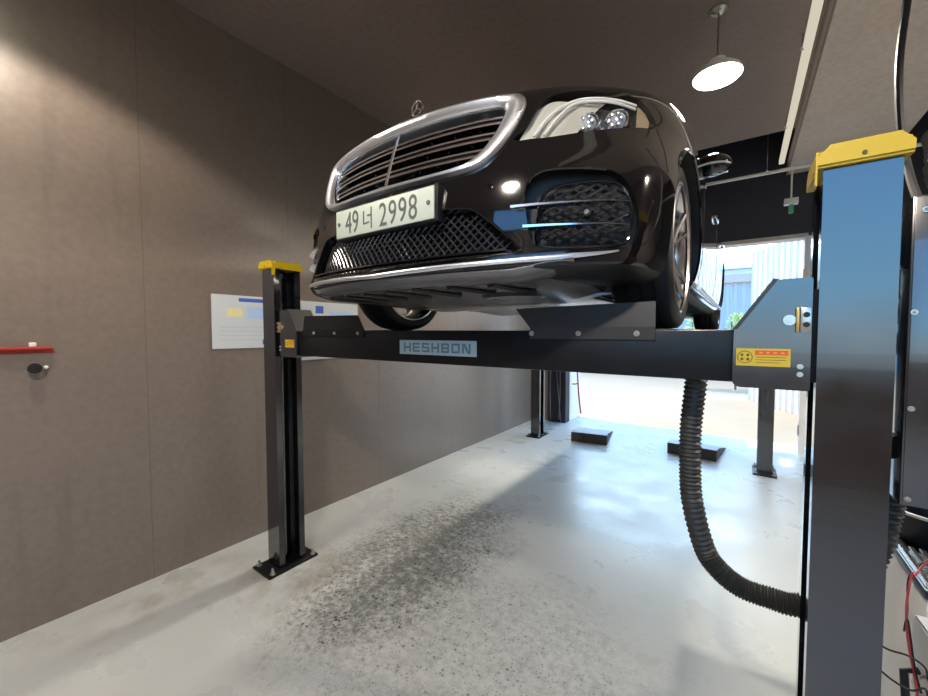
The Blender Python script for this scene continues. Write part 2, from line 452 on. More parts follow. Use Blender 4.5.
# outlines in front projection (x, z), right half
def dense(poly, closed=True, n=4):
    out = []; m = len(poly)
    for i in range(m if closed else m-1):
        p0 = poly[(i-1) % m] if closed or i > 0 else poly[i]; p1 = poly[i]; p2 = poly[(i+1) % m]
        p3 = poly[(i+2) % m] if closed or i+2 < m else p2
        for k in range(n):
            f = k/n
            out.append(tuple(.5*(2*b+(-a+c)*f+(2*a-5*b+4*c-d)*f*f+(-a+3*b-3*c+d)*f**3) for a, b, c, d in zip(p0, p1, p2, p3)))
    if not closed: out.append(poly[-1])
    return out
G_OUT = [(0,.797),(.12,.796),(.24,.793),(.36,.788),(.45,.782),(.497,.772),(.512,.75),(.509,.71),(.492,.655),(.468,.605),(.435,.56),(.39,.529),(.32,.516),(.20,.510),(.09,.509),(0,.509)]
G_IN  = [(0,.764),(.12,.763),(.23,.761),(.34,.757),(.41,.753),(.437,.746),(.447,.73),(.444,.70),(.430,.655),(.408,.612),(.382,.576),(.345,.550),(.28,.538),(.18,.533),(.08,.532),(0,.532)]
def mirror_closed(half): return half+[(-x, z) for x, z in half[-2:0:-1]]
LOW = [(0,.402),(.18,.400),(.34,.394),(.385,.385),(.44,.345),(.49,.298),(.535,.252),(.53,.240),(.45,.233),(.30,.225),(.15,.221),(0,.220)]
HEAD_B = [(.490,.614),(.545,.612),(.600,.613),(.673,.625),(.75,.642),(.815,.664),(.850,.684)]
HEAD_T = [(.528,.668),(.548,.730),(.580,.778),(.655,.792),(.740,.793),(.810,.782),(.852,.722)]
FOG = [(.555,.468),(.602,.499),(.687,.500),(.762,.492),(.808,.462),(.834,.412),(.846,.355),(.842,.288),(.815,.250),(.71,.247),(.60,.250),(.568,.283),(.556,.34),(.548,.41)]

cutters = []
def cutter(bm):
    o = obj('cutter', bm, ['cavity'], car, smooth=False); cutters.append(o)
for s in (-1, 1):
    for y in (.9, 4.065):
        bm = B(); cyl(bm, (0, y, .345), .385, s*.60, s*1.3, 'x', 56); cutter(bm)
bm = B(); prism(bm, dense(mirror_closed(G_IN), True, 2), -.6, .36, 'y'); cutter(bm)
bm = B(); prism(bm, mirror_closed(LOW), -.6, .16, 'y'); cutter(bm)
def dir_prism(poly, n, depth, s):
    n = Vector(n).normalized(); pts = [Vector(SK(x, z)) for x, z in poly]
    lo = min(p.dot(n) for p in pts)-depth
    bm = B()
    a = [p+n*(lo-p.dot(n)) for p in pts]; b = [p+n*(lo+.6-p.dot(n)) for p in pts]
    fl = lambda p: (p.x*s, p.y, p.z)
    va = [bm.verts.new(fl(p)) for p in a]; vb = [bm.verts.new(fl(p)) for p in b]
    bm.faces.new(va); bm.faces.new(vb[::-1]); k = len(va)
    for i in range(k): bm.faces.new((va[i], vb[i], vb[(i+1) % k], va[(i+1) % k]))
    return bm, lo
HEAD_POLY = HEAD_B+HEAD_T[::-1]
for s in (-1, 1):
    b1, HLO = dir_prism(dense(HEAD_POLY, True, 2), (.5, -.86, .05), .03, s); cutter(b1)
    b2, FLO = dir_prism(dense(FOG, True, 3), (.45, -.893, 0), .030, s); cutter(b2)
for c in cutters:
    md = body.modifiers.new('cut', 'BOOLEAN'); md.operation = 'DIFFERENCE'; md.object = c; md.solver = 'EXACT'
bpy.context.view_layer.update()
me = bpy.data.meshes.new_from_object(body.evaluated_get(bpy.context.evaluated_depsgraph_get()))
body.modifiers.clear(); old = body.data; body.data = me; bpy.data.meshes.remove(old); me.name = 'body'
for c in cutters:
    cm = c.data; bpy.data.objects.remove(c); bpy.data.meshes.remove(cm)
for p in me.polygons:
    if p.normal.z < -.6 and p.center.z < .20: p.material_index = 1
me.polygons.foreach_set('use_smooth', [True]*len(me.polygons)); me.set_sharp_from_angle(angle=math.radians(28))

def skin_patch(bm, bot, top, nu, nv, off, s=1, mi=0):
    rows = []
    def at(pl, u):
        q = dense(pl, False, 8); f = u*(len(q)-1); i = min(int(f), len(q)-2); g = f-i
        return (q[i][0]*(1-g)+q[i+1][0]*g, q[i][1]*(1-g)+q[i+1][1]*g)
    for j in range(nv+1):
        v = j/nv; row = []
        for i in range(nu+1):
            a, b = at(bot, i/nu), at(top, i/nu)
            x, z = a[0]*(1-v)+b[0]*v, a[1]*(1-v)+b[1]*v
            o = off(i/nu, v) if callable(off) else off
            p = SK(x, z, o); row.append((p[0]*s, p[1], p[2]))
        rows.append(row)
    grid(bm, rows, mi)

# grille -------------------------------------------------------------
bm = B()
go, gi = dense(mirror_closed(G_OUT), True, 4), dense(mirror_closed(G_IN), True, 4)
def lerp2(a, b, f): return (a[0]+(b[0]-a[0])*f, a[1]+(b[1]-a[1])*f)
rows = []
for f, off in ((0,-.006),(.03,.012),(.12,.021),(.45,.024),(.80,.014),(.97,.002),(1,-.012),(.99,-.05)):
    rows.append([SK(*lerp2(a, b, f), off) for a, b in zip(go, gi)])
grid(bm, rows, closed=True)
frame = obj('grille_frame', bm, 'satin_chrome', car, angle=50)
def gwidth(z):
    # half width of the grille opening at height z
    best = .3
    for (x0, z0), (x1, z1) in zip(G_IN, G_IN[1:]):
        if (z0-z)*(z1-z) <= 0 and z0 != z1:
            best = max(best if best != .3 else 0, x0+(x1-x0)*(z-z0)/(z1-z0))
    return best
def skin_strip(bm, x0, x1, z, hz, off0, off1, n=40, mi=0, zc=None):
    """solid bar following the skin between x0..x1, height hz, between two normal offsets"""
    rows = []
    for i in range(n+1):
        x = x0+(x1-x0)*i/n; zz = zc(x) if zc else z
        h = hz(i/n) if callable(hz) else hz
        rows.append([SK(x, zz-h/2, off0), SK(x, zz-h/2, off1), SK(x, zz+h/2, off1), SK(x, zz+h/2, off0)])
    vv = grid(bm, rows, mi, closed=True)
    bm.faces.new(vv[0]); bm.faces.new(vv[-1][::-1])
for z in (.708, .650, .592):
    w = gwidth(z)-.006
    b = B(); skin_strip(b, -w, w, z, .026, -.05, -.014); sl = obj('grille_slat', b, 'gloss_black', car)
    for dz, h in ((.011, .006), (-.010, .007)):
        b = B(); wv = gwidth(z+dz)-.004; tube(b, [SK(-wv+2*wv*k/40, z+dz, -.010) for k in range(41)], h*.72, 8); obj('chrome_edge', b, 'chrome', sl)
b = B(); tube(b, [SK(.0, z, -.004) for z in (.531, .58, .64, .70, .766)], .006, 8); obj('grille_centre_bar', b, 'chrome', car)
b = B()
skin_patch(b, [(-.10,.535),(0,.534),(.10,.535)], [(-.125,.760),(0,.762),(.125,.760)], 10, 6, -.04); obj('sensor_panel', b, 'gloss_black', car)
for sd_ in (-1, 1):
    b = B()
    for z in (.56, .622, .680, .735):
        w = gwidth(z)-.03; n = 8
        for i in range(n):
            x = -w+2*w*(i+.5)/n
            if x*sd_ < .12: continue
            ball(b, SK(x, z, -.045), .0055, seg=8, mi=1)
            tube(b, [SK(x, z, -.045), SK(x, z, -.075)], .003, 5)
    for i in range(4, 12):
        x = sd_*i*.037; zb, zt = .54, .755
        while zb < .7 and gwidth(zb) < abs(x)+.02: zb += .01
        tube(b, [SK(x, zb, -.07), SK(x, (zb+zt)/2, -.07), SK(x, zt, -.07)], .004, 6)
    for z in (.56, .622, .680, .735):
        w = gwidth(z)-.02; tube(b, [SK(sd_*(.13+(w-.13)*k/8), z, -.075) for k in range(9)], .003, 5)
    obj('grille_mesh', b, ['black_plastic', 'chrome'], car)

# hood star ornament ------------------------------------------------------
sx, sy, sz = 0, .205, .912
b = B()
rr = [Vector((sx+.030*math.cos(a), sy, sz+.030*math.sin(a))) for a in (2*PI*k/28 for k in range(29))]
tube(b, rr, .0040, 8, cap=False)
for a in (90, 210, 330):
    a = math.radians(a); d = Vector((math.cos(a), 0, math.sin(a)))
    tube(b, [Vector((sx, sy, sz))+d*q for q in (0, .013, .029)], lambda i: (.0045, .003, .0014)[i], 8)
tube(b, [(sx, sy, sz-.030), (sx, sy, sz-.042), (sx, sy, .848)], lambda i: (.003, .004, .010)[i], 10)
obj('hood_star', b, 'chrome', car)

# number plate -------------------------------------------------------------
b = B(); box(b, -.268, .270, -.016, .03, .362, .486, .004)
pl = obj('number_plate', b, 'black_plastic', car, loc=(.008, .010, 0))
b = B(); box(b, -.26, .26, -.024, -.015, .369, .479, .004); obj('plate_face', b, 'plate', pl)
for x in (-.238, .238):
    b = B(); cyl(b, (x, -.024, .424), .008, 0, -.003, 'y', 12); obj('plate_screw', b, 'ink', pl)
RX = (PI/2, 0, 0)
text_mesh('plate_digits', '49', .122, 'ink', pl, (-.160, -.0245, .423), RX, .0008, .68)
text_mesh('plate_hangul', '\ub108', .088, 'ink', pl, (-.068, -.0245, .423), RX, .0008, .80)
text_mesh('plate_number', '2998', .122, 'ink', pl, (.092, -.0245, .423), RX, .0008, .74, spacing=1.10)

# lower grille ---------------------------------------------------------------
LOWP = mirror_closed(LOW)
b = B()
def lattice(bm, poly, dx, slope, off, r, to_pt, step=.012):
    xs = [p[0] for p in poly]; zs = [p[1] for p in poly]
    for sg in (1, -1):
        x = min(xs)-1.0
        while x < max(xs)+1.0:
            run = []
            z = min(zs)
            while z <= max(zs)+1e-6:
                xx = x+sg*(z-min(zs))/slope
                if in_poly(xx, z, poly): run.append(to_pt(xx, z))
                else:
                    if len(run) > 1: tube(bm, run, r, 4)
                    run = []
                z += step
            if len(run) > 1: tube(bm, run, r, 4)
            x += dx
lattice(b, LOWP, .030, 1.0, 0, .0034, lambda x, z: SK(x, z, -.03), .012)
obj('lower_grille', b, 'mesh_black', car)
b = B()
lo_d = dense(LOWP, True, 3)
rows = [[SK(x*k, .30+(z-.30)*kz, off) for x, z in lo_d] for k, kz, off in ((1.02,1.06,.001),(1.012,1.03,.009),(1.0,1.0,.008),(.985,.96,-.02))]
grid(b, rows, closed=True); obj('lower_grille_surround', b, 'gloss_black', car)
b = B(); skin_strip(b, -.50, .50, .238, .006, -.01, .010, 40, zc=lambda x: .236+.04*x*x); obj('lower_lip_trim', b, 'gloss_black', car)

# chrome splitter strip -----------------------------------------------------------
def rskin(r, t, off, s=1):
    p = Vector(S(r, t)); e = .01
    dr = Vector(S(r+e, t))-Vector(S(r-e, t)); dt = Vector(S(r, t+e))-Vector(S(r, max(t-e, 0)))
    n = dt.cross(dr).normalized(); n.z = 0
    if n.length: n.normalize()
    if n.y > 0 and t < 8: n = -n
    q = p+n*off; return (q.x*s, q.y, q.z)
b = B()
ts = [-5.4+.15*i for i in range(73)]
tube(b, [rskin(1.18+.18*abs(t), abs(t), .003, 1 if t >= 0 else -1) for t in ts], lambda i: .0075*min(1, .35+.65*min(i, 72-i)/8), 10, flat=1.15)
obj('splitter_trim', b, 'satin_chrome', car)

# fog lamp bays ---------------------------------------------------------------------
nF = Vector((.45, -.893, 0)).normalized()
FOGM = [(.600,.425),(.635,.452),(.722,.463),(.792,.455),(.822,.42),(.834,.362),(.830,.293),(.805,.262),(.71,.257),(.61,.261),(.585,.292),(.590,.36)]
for s in (1, -1):
    root = car
    def fpt(x, z, d=.012):
        p = Vector(SK(x, z)); p = p+nF*(FLO+d-p.dot(nF)); return (p.x*s, p.y, p.z)
    b = B(); lattice(b, FOGM, .040, .62, 0, .0042, lambda x, z: fpt(x, z, .022), .010)
    fm = obj('air_intake_mesh', b, 'mesh_black', car)
    b = B()
    fd = dense(FOGM, True, 3)
    tube(b, [fpt(x, z, .026) for x, z in fd+fd[:1]], .006, 8, cap=False); obj('intake_rim', b, 'gloss_black', fm)
    for (xa, xb, za, zb_) in ((.508, .822, .382, .391), (.545, .826, .318, .320)):
        b = B(); rows = []
        n = 24
        for i in range(n+1):
            f = i/n; x = xa+(xb-xa)*f; z = za+(zb_-za)*f
            h = .016*(1-f*.75); o1 = .012 if f < .8 else .012*(1-(f-.8)/.2)
            q = [SK(x, z-h/2, -.012), SK(x, z-h*.25, o1), SK(x, z+h*.25, o1), SK(x, z+h/2, -.012)]
            rows.append([(p[0]*s, p[1], p[2]) for p in q])
        vv = grid(b, rows, closed=True); b.faces.new(vv[0]); b.faces.new(vv[-1][::-1])
        obj('intake_blade', b, 'chrome', car)
    b = B(); p = fpt(.727, .363, .03); cyl(b, p, .013, .0, -.02, 'y', 16); cyl(b, p, .008, -.02, -.024, 'y', 12, 1)
    obj('parking_sensor', b, ['black_plastic', 'steel'], car)
    # slim upper winglet over the bay
    b = B(); tube(b, [SK(x*s, z, .002) for x, z in dense([(.555,.455),(.567,.478),(.606,.496),(.687,.497),(.762,.489)], False, 5)], lambda i: .005, 6); obj('intake_brow', b, 'gloss_black', car)
    # front bumper sensor
    b = B(); p = SK(.438*s, .459, -.002); cyl(b, p, .010, .004, -.004, 'y', 14); obj('bumper_sensor', b, 'gloss_black', car)

# headlights -----------------------------------------------------------------------------
nH = Vector((.5, -.86, .05)).normalized()
for s in (1, -1):
    b = B(); skin_patch(b, HEAD_B, HEAD_T, 22, 8, .0035, s)
    # edge skirt so that the cover has thickness
    hl = obj('headlight', b, 'clear', car, recalc=True)
    def hp(x, z, d=.0):
        p = Vector(SK(x, z)); p = p+nH*(HLO+d-p.dot(nH)); return (p.x*s, p.y, p.z)
    b = B()
    # inner reflector, sweeping silver shells at the grille side
    for k, (xa, xb) in enumerate(((.506, .562), (.566, .616), (.620, .662))):
        bot = [(xa, .622+.004*k), (xa+.012, .621), (xb-.004, .625)]
        top = [(xa+.040, .735), (xa+.080, .774), (xb+.075, .776)]
        skin_patch(b, bot, top, 6, 6, lambda u, v, k=k: -.018-.010*u-.002*k, s)
    obj('reflector', b, 'housing', hl, recalc=True)
    b = B()
    for k in range(2):
        q = dense([(.550+.03*k, .630), (.592+.025*k, .710-.006*k), (.66, .764-.013*k), (.74, .774-.013*k), (.81, .764-.016*k)], False, 5)
        tube(b, [tuple(c*(s if i == 0 else 1) for i, c in enumerate(SK(x, z, -.012))) for x, z in q], .0045, 6)
    obj('light_guide', b, 'drl', hl)
    b = B(); skin_patch(b, [(.655,.628),(.75,.646),(.845,.686)], [(.680,.772),(.76,.776),(.845,.722)], 10, 8, lambda u, v: -.055, s); obj('bezel', b, 'bezel', hl)
    b = B(); skin_patch(b, [(.818,.672),(.835,.680),(.846,.690)], [(.815,.765),(.835,.745),(.846,.718)], 4, 6, lambda u, v: -.014, s); obj('side_marker', b, 'marker', hl)
    for (x, z, r) in ((.700, .692, .034), (.778, .712, .036)):
        b = B(); p = Vector(SK(x, z, -.040)); p.x *= s
        lathe(b, [(r*1.12, .03), (r*1.18, -.004), (r*1.06, -.010), (r*.98, .0)], p, 'y', 28, 0)
        pr = obj('projector', b, 'chrome', hl)
        b = B(); ball(b, p, r*.92, 1, .6, 1, 20); 
        obj('projector_lens', b, 'lamp_lens', pr)
        b = B()
        for a in range(6):
            ball(b, p+Vector((math.cos(a*PI/3)*r*.55, -.6*r, math.sin(a*PI/3)*r*.55)), r*.24, 1, .6, 1, 8)
        obj('reflector_facets', b, 'chrome', pr)
    b = B()
    for i in range(9):
        x = .725+.010*i; z = .690+.004*i
        ball(b, tuple(c*(s if j == 0 else 1) for j, c in enumerate(SK(x, z+(.02 if i % 2 else -.012), -.05))), .010, seg=8)
    obj('led_cluster', b, 'silver', hl)

# undertray and underbody --------------------------------------------------------------
b = B()
rows = []
for j in range(13):
    f = j/12; f = f*f*.5+f*.5; y = -.028+.73*f
    row = []
    for i in range(41):
        u = i/40*2-1
        hw = .69-.03*f
        x = u*hw
        yy = y+.36*x*x*(1-f)
        zz = .184-.031*min(1, f/.06)-.034*f+.032*smooth(.70, 1., abs(u))
        row.append((x, yy, zz))
    rows.append(row)
grid(b, rows)
ut = obj('undertray', b, 'undertray', car)
sd = ut.modifiers.new('thick', 'SOLIDIFY'); sd.thickness = .006; sd.offset = 1
for i in range(7):
    x = -.48+.15*i
    b = B()
    y0 = .045+.36*x*x*.9
    tube(b, [(x, y0, .146), (x+.035, y0+.10, .140), (x+.07, y0+.19, .135)], lambda k: .019, 8, flat=.4)
    obj('cooling_slot', b, 'cavity', ut)
b = B()
rows = []
for j in range(25):
    f = j/24; row = []
    for i in range(31):
        u = i/30*2-1
        x = u*.56; y = .66+1.9*f
        z = .125-.012*math.cos(3*PI*u)*.6+.012*math.sin(f*17)*math.cos(u*5)+.02*abs(u)**4
        row.append((x, y, z))
    rows.append(row)
grid(b, rows); ec = obj('engine_cover', b, 'under_cover', car)
sd = ec.modifiers.new('thick', 'SOLIDIFY'); sd.thickness = .006; sd.offset = 1
b = B(); lathe(b, [(.10, 0), (.115, -.01), (.135, -.004), (.14, .0)], (.34, .42, .138), 'z', 24); obj('drain_cover', b, 'black_plastic', car)
b = B()
for x in (-.2, .2): tube(b, [(x, 2.5, .13), (x, 3.2, .12), (x*1.6, 4.2, .16), (x*2, 4.9, .2)], .035, 12)
obj('exhaust_pipe', b, 'steel', car)
for y in (.9, 4.065):
    for s in (-1, 1):
        b = B()
        tube(b, [(s*.66, y, .25), (s*.5, y+.02, .21), (s*.30, y+.08, .18)], lambda i: (.022, .03, .025)[i], 10)
        tube(b, [(s*.66, y-.03, .22), (s*.52, y-.13, .19), (s*.34, y-.20, .17)], lambda i: (.018, .02, .02)[i], 8)
        obj('control_arm', b, 'steel', car)
        b = B(); tube(b, [(s*.60, y+.07, .30), (s*.57, y+.06, .62)], .03, 12); obj('suspension_strut', b, 'black_plastic', car)

def side_pt(y, z, s):
    a, c = 5., 15.
    for _ in range(30):
        m = (a+c)/2
        if S(6, m)[1] < y: a = m
        else: c = m
    r0, r1 = 0., NR-1.
    for _ in range(30):
        m = (r0+r1)/2
        if S(m, a)[2] < z: r0 = m
        else: r1 = m
    p = S(r0, a); return (p[0]*s, y, z)

# wheels -------------------------------------------------------------------------------------
def make_wheel():
    b = B(); R0 = .345
    prof = [(.268,-.100),(.284,-.110),(.306,-.114),(.328,-.108),(.340,-.095),(.344,-.06),(.345,-.055),(.337,-.053),(.337,-.045),(.345,-.043),(.345,-.006),(.337,-.004),(.337,.004),(.345,.006),
            (.345,.043),(.337,.045),(.337,.053),(.345,.055),(.344,.06),(.340,.095),(.328,.108),(.306,.114),(.284,.110),(.268,.100)]
    rg = lathe(b, prof, (0, 0, 0), 'x', 64)
    tyre = obj('wheel', b, 'tyre', car, angle=40)
    b = B()
    lathe(b, [(.270,-.104),(.278,-.110),(.270,-.112),(.256,-.090),(.235,-.03),(.235,.05),(.256,.085),(.266,.098),(.276,.108),(.270,.111),(.260,.102)], (0, 0, 0), 'x', 64)
    obj('rim', b, 'silver', tyre, angle=40)
    b = B()
    cyl(b, (0, 0, 0), .062, .04, .072, 'x', 28); cyl(b, (0, 0, 0), .032, .072, .080, 'x', 24)
    for k in range(5):
        for d in (-.16, .16):
            a = 2*PI*k/5+PI/2; ai = a+d*.55; ao = a+d*1.15
            p = [(.060, .045*math.cos(ai), .045*math.sin(ai)), (.068, .13*math.cos(a+d), .13*math.sin(a+d)), (.090, .262*math.cos(ao), .262*math.sin(ao))]
            tube(b, p, lambda i: (.017, .013, .015)[i], 8)
    obj('spokes', b, 'silver', tyre)
    b = B(); cyl(b, (0, 0, 0), .175, -.02, .012, 'x', 40); cyl(b, (0, 0, 0), .09, -.10, .04, 'x', 24); obj('brake_disc', b, 'steel', tyre)
    b = B(); box(b, -.045, .03, -.185, -.085, -.085, .085, .012); obj('brake_caliper', b, 'black_plastic', tyre)
    return tyre
w0 = make_wheel()
for i, (x, y) in enumerate(((.785, .9), (-.785, .9), (.785, 4.065), (-.785, 4.065))):
    w = w0 if i == 0 else copy_tree(w0)
    w.location = (x, y, .345); w.rotation_euler = (0.3 if x > 0 else -.2, 0, 0 if x > 0 else PI)
# wheel-arch lips
for s in (1, -1):
    for y in (.9, 4.065):
        b = B()
        tube(b, [side_pt(y+.385*math.cos(PI*a/180), .345+.385*math.sin(PI*a/180), s) for a in range(-15, 196, 7)], .006, 6)
        obj('arch_lip', b, 'paint', car)

# mirrors, handles, cabin -----------------------------------------------------------------------
for s in (1, -1):
    b = B(); ball(b, (s*.945, 1.74, .965), 1, .098, .085, .068, 24)
    for v in b.verts:
        if v.co.y > 1.775: v.co.y = 1.775
        if v.co.z < .93: v.co.z = .93+(v.co.z-.93)*.6
    mr = obj('wing_mirror', b, 'paint', car)
    b = B(); tube(b, [(s*.80, 1.78, .95), (s*.87, 1.76, .94), (s*.92, 1.75, .935)], lambda i: (.030, .022, .02)[i], 10, flat=.6); obj('mirror_arm', b, 'gloss_black', mr)
    b = B(); box(b, s*.945-.078, s*.945+.078, 1.776, 1.781, .925, 1.01, .004); obj('mirror_glass', b, 'chrome', mr)
    b = B(); tube(b, [(s*(.945+.09*math.cos(a)), 1.735-.083*math.sin(a), .955) for a in (PI*k/12 for k in range(1, 12))], .006, 6); obj('turn_signal_strip', b, 'drl', mr)
    for y in (2.35, 3.45):
        b = B(); tube(b, [(s*.922, y, .82), (s*.938, y+.03, .82), (s*.942, y+.12, .82), (s*.938, y+.21, .82), (s*.922, y+.24, .82)], .009, 8); obj('door_handle', b, 'chrome', car)
    b = B(); tube(b, [(s*.925, 1.33, .215), (s*.93, 1.6, .205), (s*.93, 3.3, .205), (s*.925, 3.62, .215)], .012, 8); obj('sill_trim', b, 'satin_chrome', car)
    for y in (1.42, 2.62, 3.72):
        b = B(); tube(b, [side_pt(y+(.05*(.6-z) if y > 3 else 0), z, s) for z in (.27, .35, .45, .55, .65, .75, .85, .92)], .0022, 6); obj('door_gap', b, 'cavity', car)
    b = B(); tube(b, [SK(s*x, z, -.0005) for x, z in dense([(.857,.685),(.885,.60),(.900,.52)], False, 6)], .0018, 6); obj('bumper_gap', b, 'cavity', car)
    # tail light
    b = B(); rows = []
    for i in range(9):
        r = 6.2+2.6*i/8; rows.append([])
        for k in range(15):
            p = S(r, 14.6+3.0*k/14); rows[-1].append((p[0]*1.004*s, p[1]+.004, p[2]))
    grid(b, rows); obj('tail_light', b, 'red_lens', car)
ST = [(1.50,1.03,.80,.80),(1.75,1.16,.74,.80),(2.05,1.33,.67,.81),(2.35,1.44,.61,.82),(2.75,1.485,.60,.82),(3.2,1.48,.60,.82),(3.6,1.455,.59,.82),(3.9,1.39,.60,.81),(4.25,1.22,.66,.79),(4.58,1.045,.72,.75)]
arch = []
NA = 20
for i in range(37):
    y, zt, hw, hb = cr(ST, i/36*(len(ST)-1)); zb = .985
    row = []
    for k in range(NA+1):
        a = PI*k/NA
        cx = math.copysign(abs(math.cos(a))**.45, math.cos(a)); sz_ = abs(math.sin(a))**.62
        w = hb+(hw-hb)*sz_
        row.append((cx*w, y, zb+(zt-zb)*sz_))
    arch.append(row)
parts = {}
for i in range(36):
    y = (arch[i][10][1]+arch[i+1][10][1])/2
    for k in range(NA):
        side = k < 4 or k >= NA-4
        if side:
            key = 'side_window' if (1 <= k <= 2 or NA-3 <= k <= NA-2) and 1.85 < y < 4.1 and not (2.78 < y < 2.88) else 'cabin_shell'
            if key == 'side_window': key += ('_l' if k < 10 else '_r')
        else:
            key = 'windscreen' if y < 2.32 else ('rear_window' if y > 3.85 else 'cabin_shell')
        parts.setdefault(key, []).append((i, k))
for key, cells in parts.items():
    b = B(); vm = {}
    def V_(i, k):
        if (i, k) not in vm: vm[(i, k)] = b.verts.new(arch[i][k])
        return vm[(i, k)]
    for i, k in cells: b.faces.new((V_(i, k), V_(i, k+1), V_(i+1, k+1), V_(i+1, k)))
    nm = {'side_window_l': 'side_window', 'side_window_r': 'side_window'}.get(key, key)
    o = obj(nm, b, 'paint' if key == 'cabin_shell' else 'car_glass', car)
    sd = o.modifiers.new('thick', 'SOLIDIFY'); sd.thickness = .004

# ------------------------------------------------------------------ lift
XL, XR, YF, YR = -2.636, .2344, 1.497, 5.713
WX, WY, HP = .145, .192, 2.085
def make_post(name, x, y, sgn, label):
    """sgn: +1 opening towards +x"""
    root = empty(name, (x, y, 0), label, 'lift post', 'lift posts')
    hx, hy, t, lip = WX/2, WY/2, .012, .040
    poly = [(-hx,-hy),(hx,-hy),(hx,-hy+lip),(hx-t,-hy+lip),(hx-t,-hy+t),(-hx+t,-hy+t),(-hx+t,hy-t),(hx-t,hy-t),(hx-t,hy-lip),(hx,hy-lip),(hx,hy),(-hx,hy)]
    b = B(); prism(b, [(px*sgn, py) for px, py in poly], .015, HP, 'z'); obj('column', b, 'post', root, angle=20)
    b = B(); box(b, -.112, .112, -.19, .175, 0, .016, .003); bp = obj('base_plate', b, 'beam', root)
    for bx in (-.088, .088):
        for by in (-.155, .145):
            b = B(); cyl(b, (bx, by, .016), .018, 0, .004, 'z', 16); cyl(b, (bx, by, .016), .014, .004, .016, 'z', 6); cyl(b, (bx, by, .016), .008, .016, .040, 'z', 12)
            obj('anchor_bolt', b, 'zinc', bp)
    # cap: chamfered yellow cover with skirts
    b = B(); e = .014
    prism(b, [(-hy-e, HP-.01),(hy+e, HP-.01),(hy+e, HP+.016),(hy-.012, HP+.040),(-hy+.012, HP+.040),(-hy-e, HP+.016)], -hx-e, hx+e, 'x')
    cap = obj('cap', b, 'yellow', root, angle=20)
    b = B(); prism(b, [(-hx-e, HP-.004),(hx+e, HP-.004),(hx+e, HP+.018),(hx-.010, HP+.044),(-hx+.010, HP+.044),(-hx-e, HP+.018)], -hy-e-.006, -hy-e+.001, 'y'); obj('cap_front', b, 'yellow', cap, angle=20)
    b = B(); cyl(b, (0, -hy-e-.006, HP+.008), .005, 0, -.003, 'y', 10); obj('cap_screw', b, 'label_dark', cap)
    b = B(); prism(b, [(-hy-e-.006, HP+.03), (-hy-e-.006, HP-.055), (-hy-e+.012, HP-.060), (-hy-e+.020, HP-.01), (-hy+.05, HP-.005), (-hy+.05, HP+.02)], sgn*(hx+e), sgn*(hx+e+.004), 'x'); obj('cap_flap', b, 'yellow', cap, angle=20)
    # lifting rod and safety ladder in the channel
    b = B(); tube(b, [(0, -.01, .05), (0, -.01, HP-.05)], .009, 10); cyl(b, (0, -.01, HP-.06), .02, 0, .03, 'z', 6); cyl(b, (0, -.01, 1.83), .016, 0, .02, 'z', 6); obj('lifting_rod', b, 'steel', root)
    b = B(); box(b, sgn*-.052-.004, sgn*-.052+.004, .02, .06, .05, HP-.04); obj('safety_ladder', b, 'beam', root)
    for k in range(0):
        pass
    return root
make_post('lift_post', XL, YF, 1, 'slim black lift post nearest the brown wall, poster behind it')
make_post('lift_post', XR, YF, -1, 'big dark lift post in the right foreground with broad yellow cap')
HP = 1.98
make_post('lift_post', XL, YR, 1, 'far black lift post standing by the left door jamb')
make_post('lift_post', XR, YR+.02, -1, 'far grey-black lift post on the right behind the hanging hose')

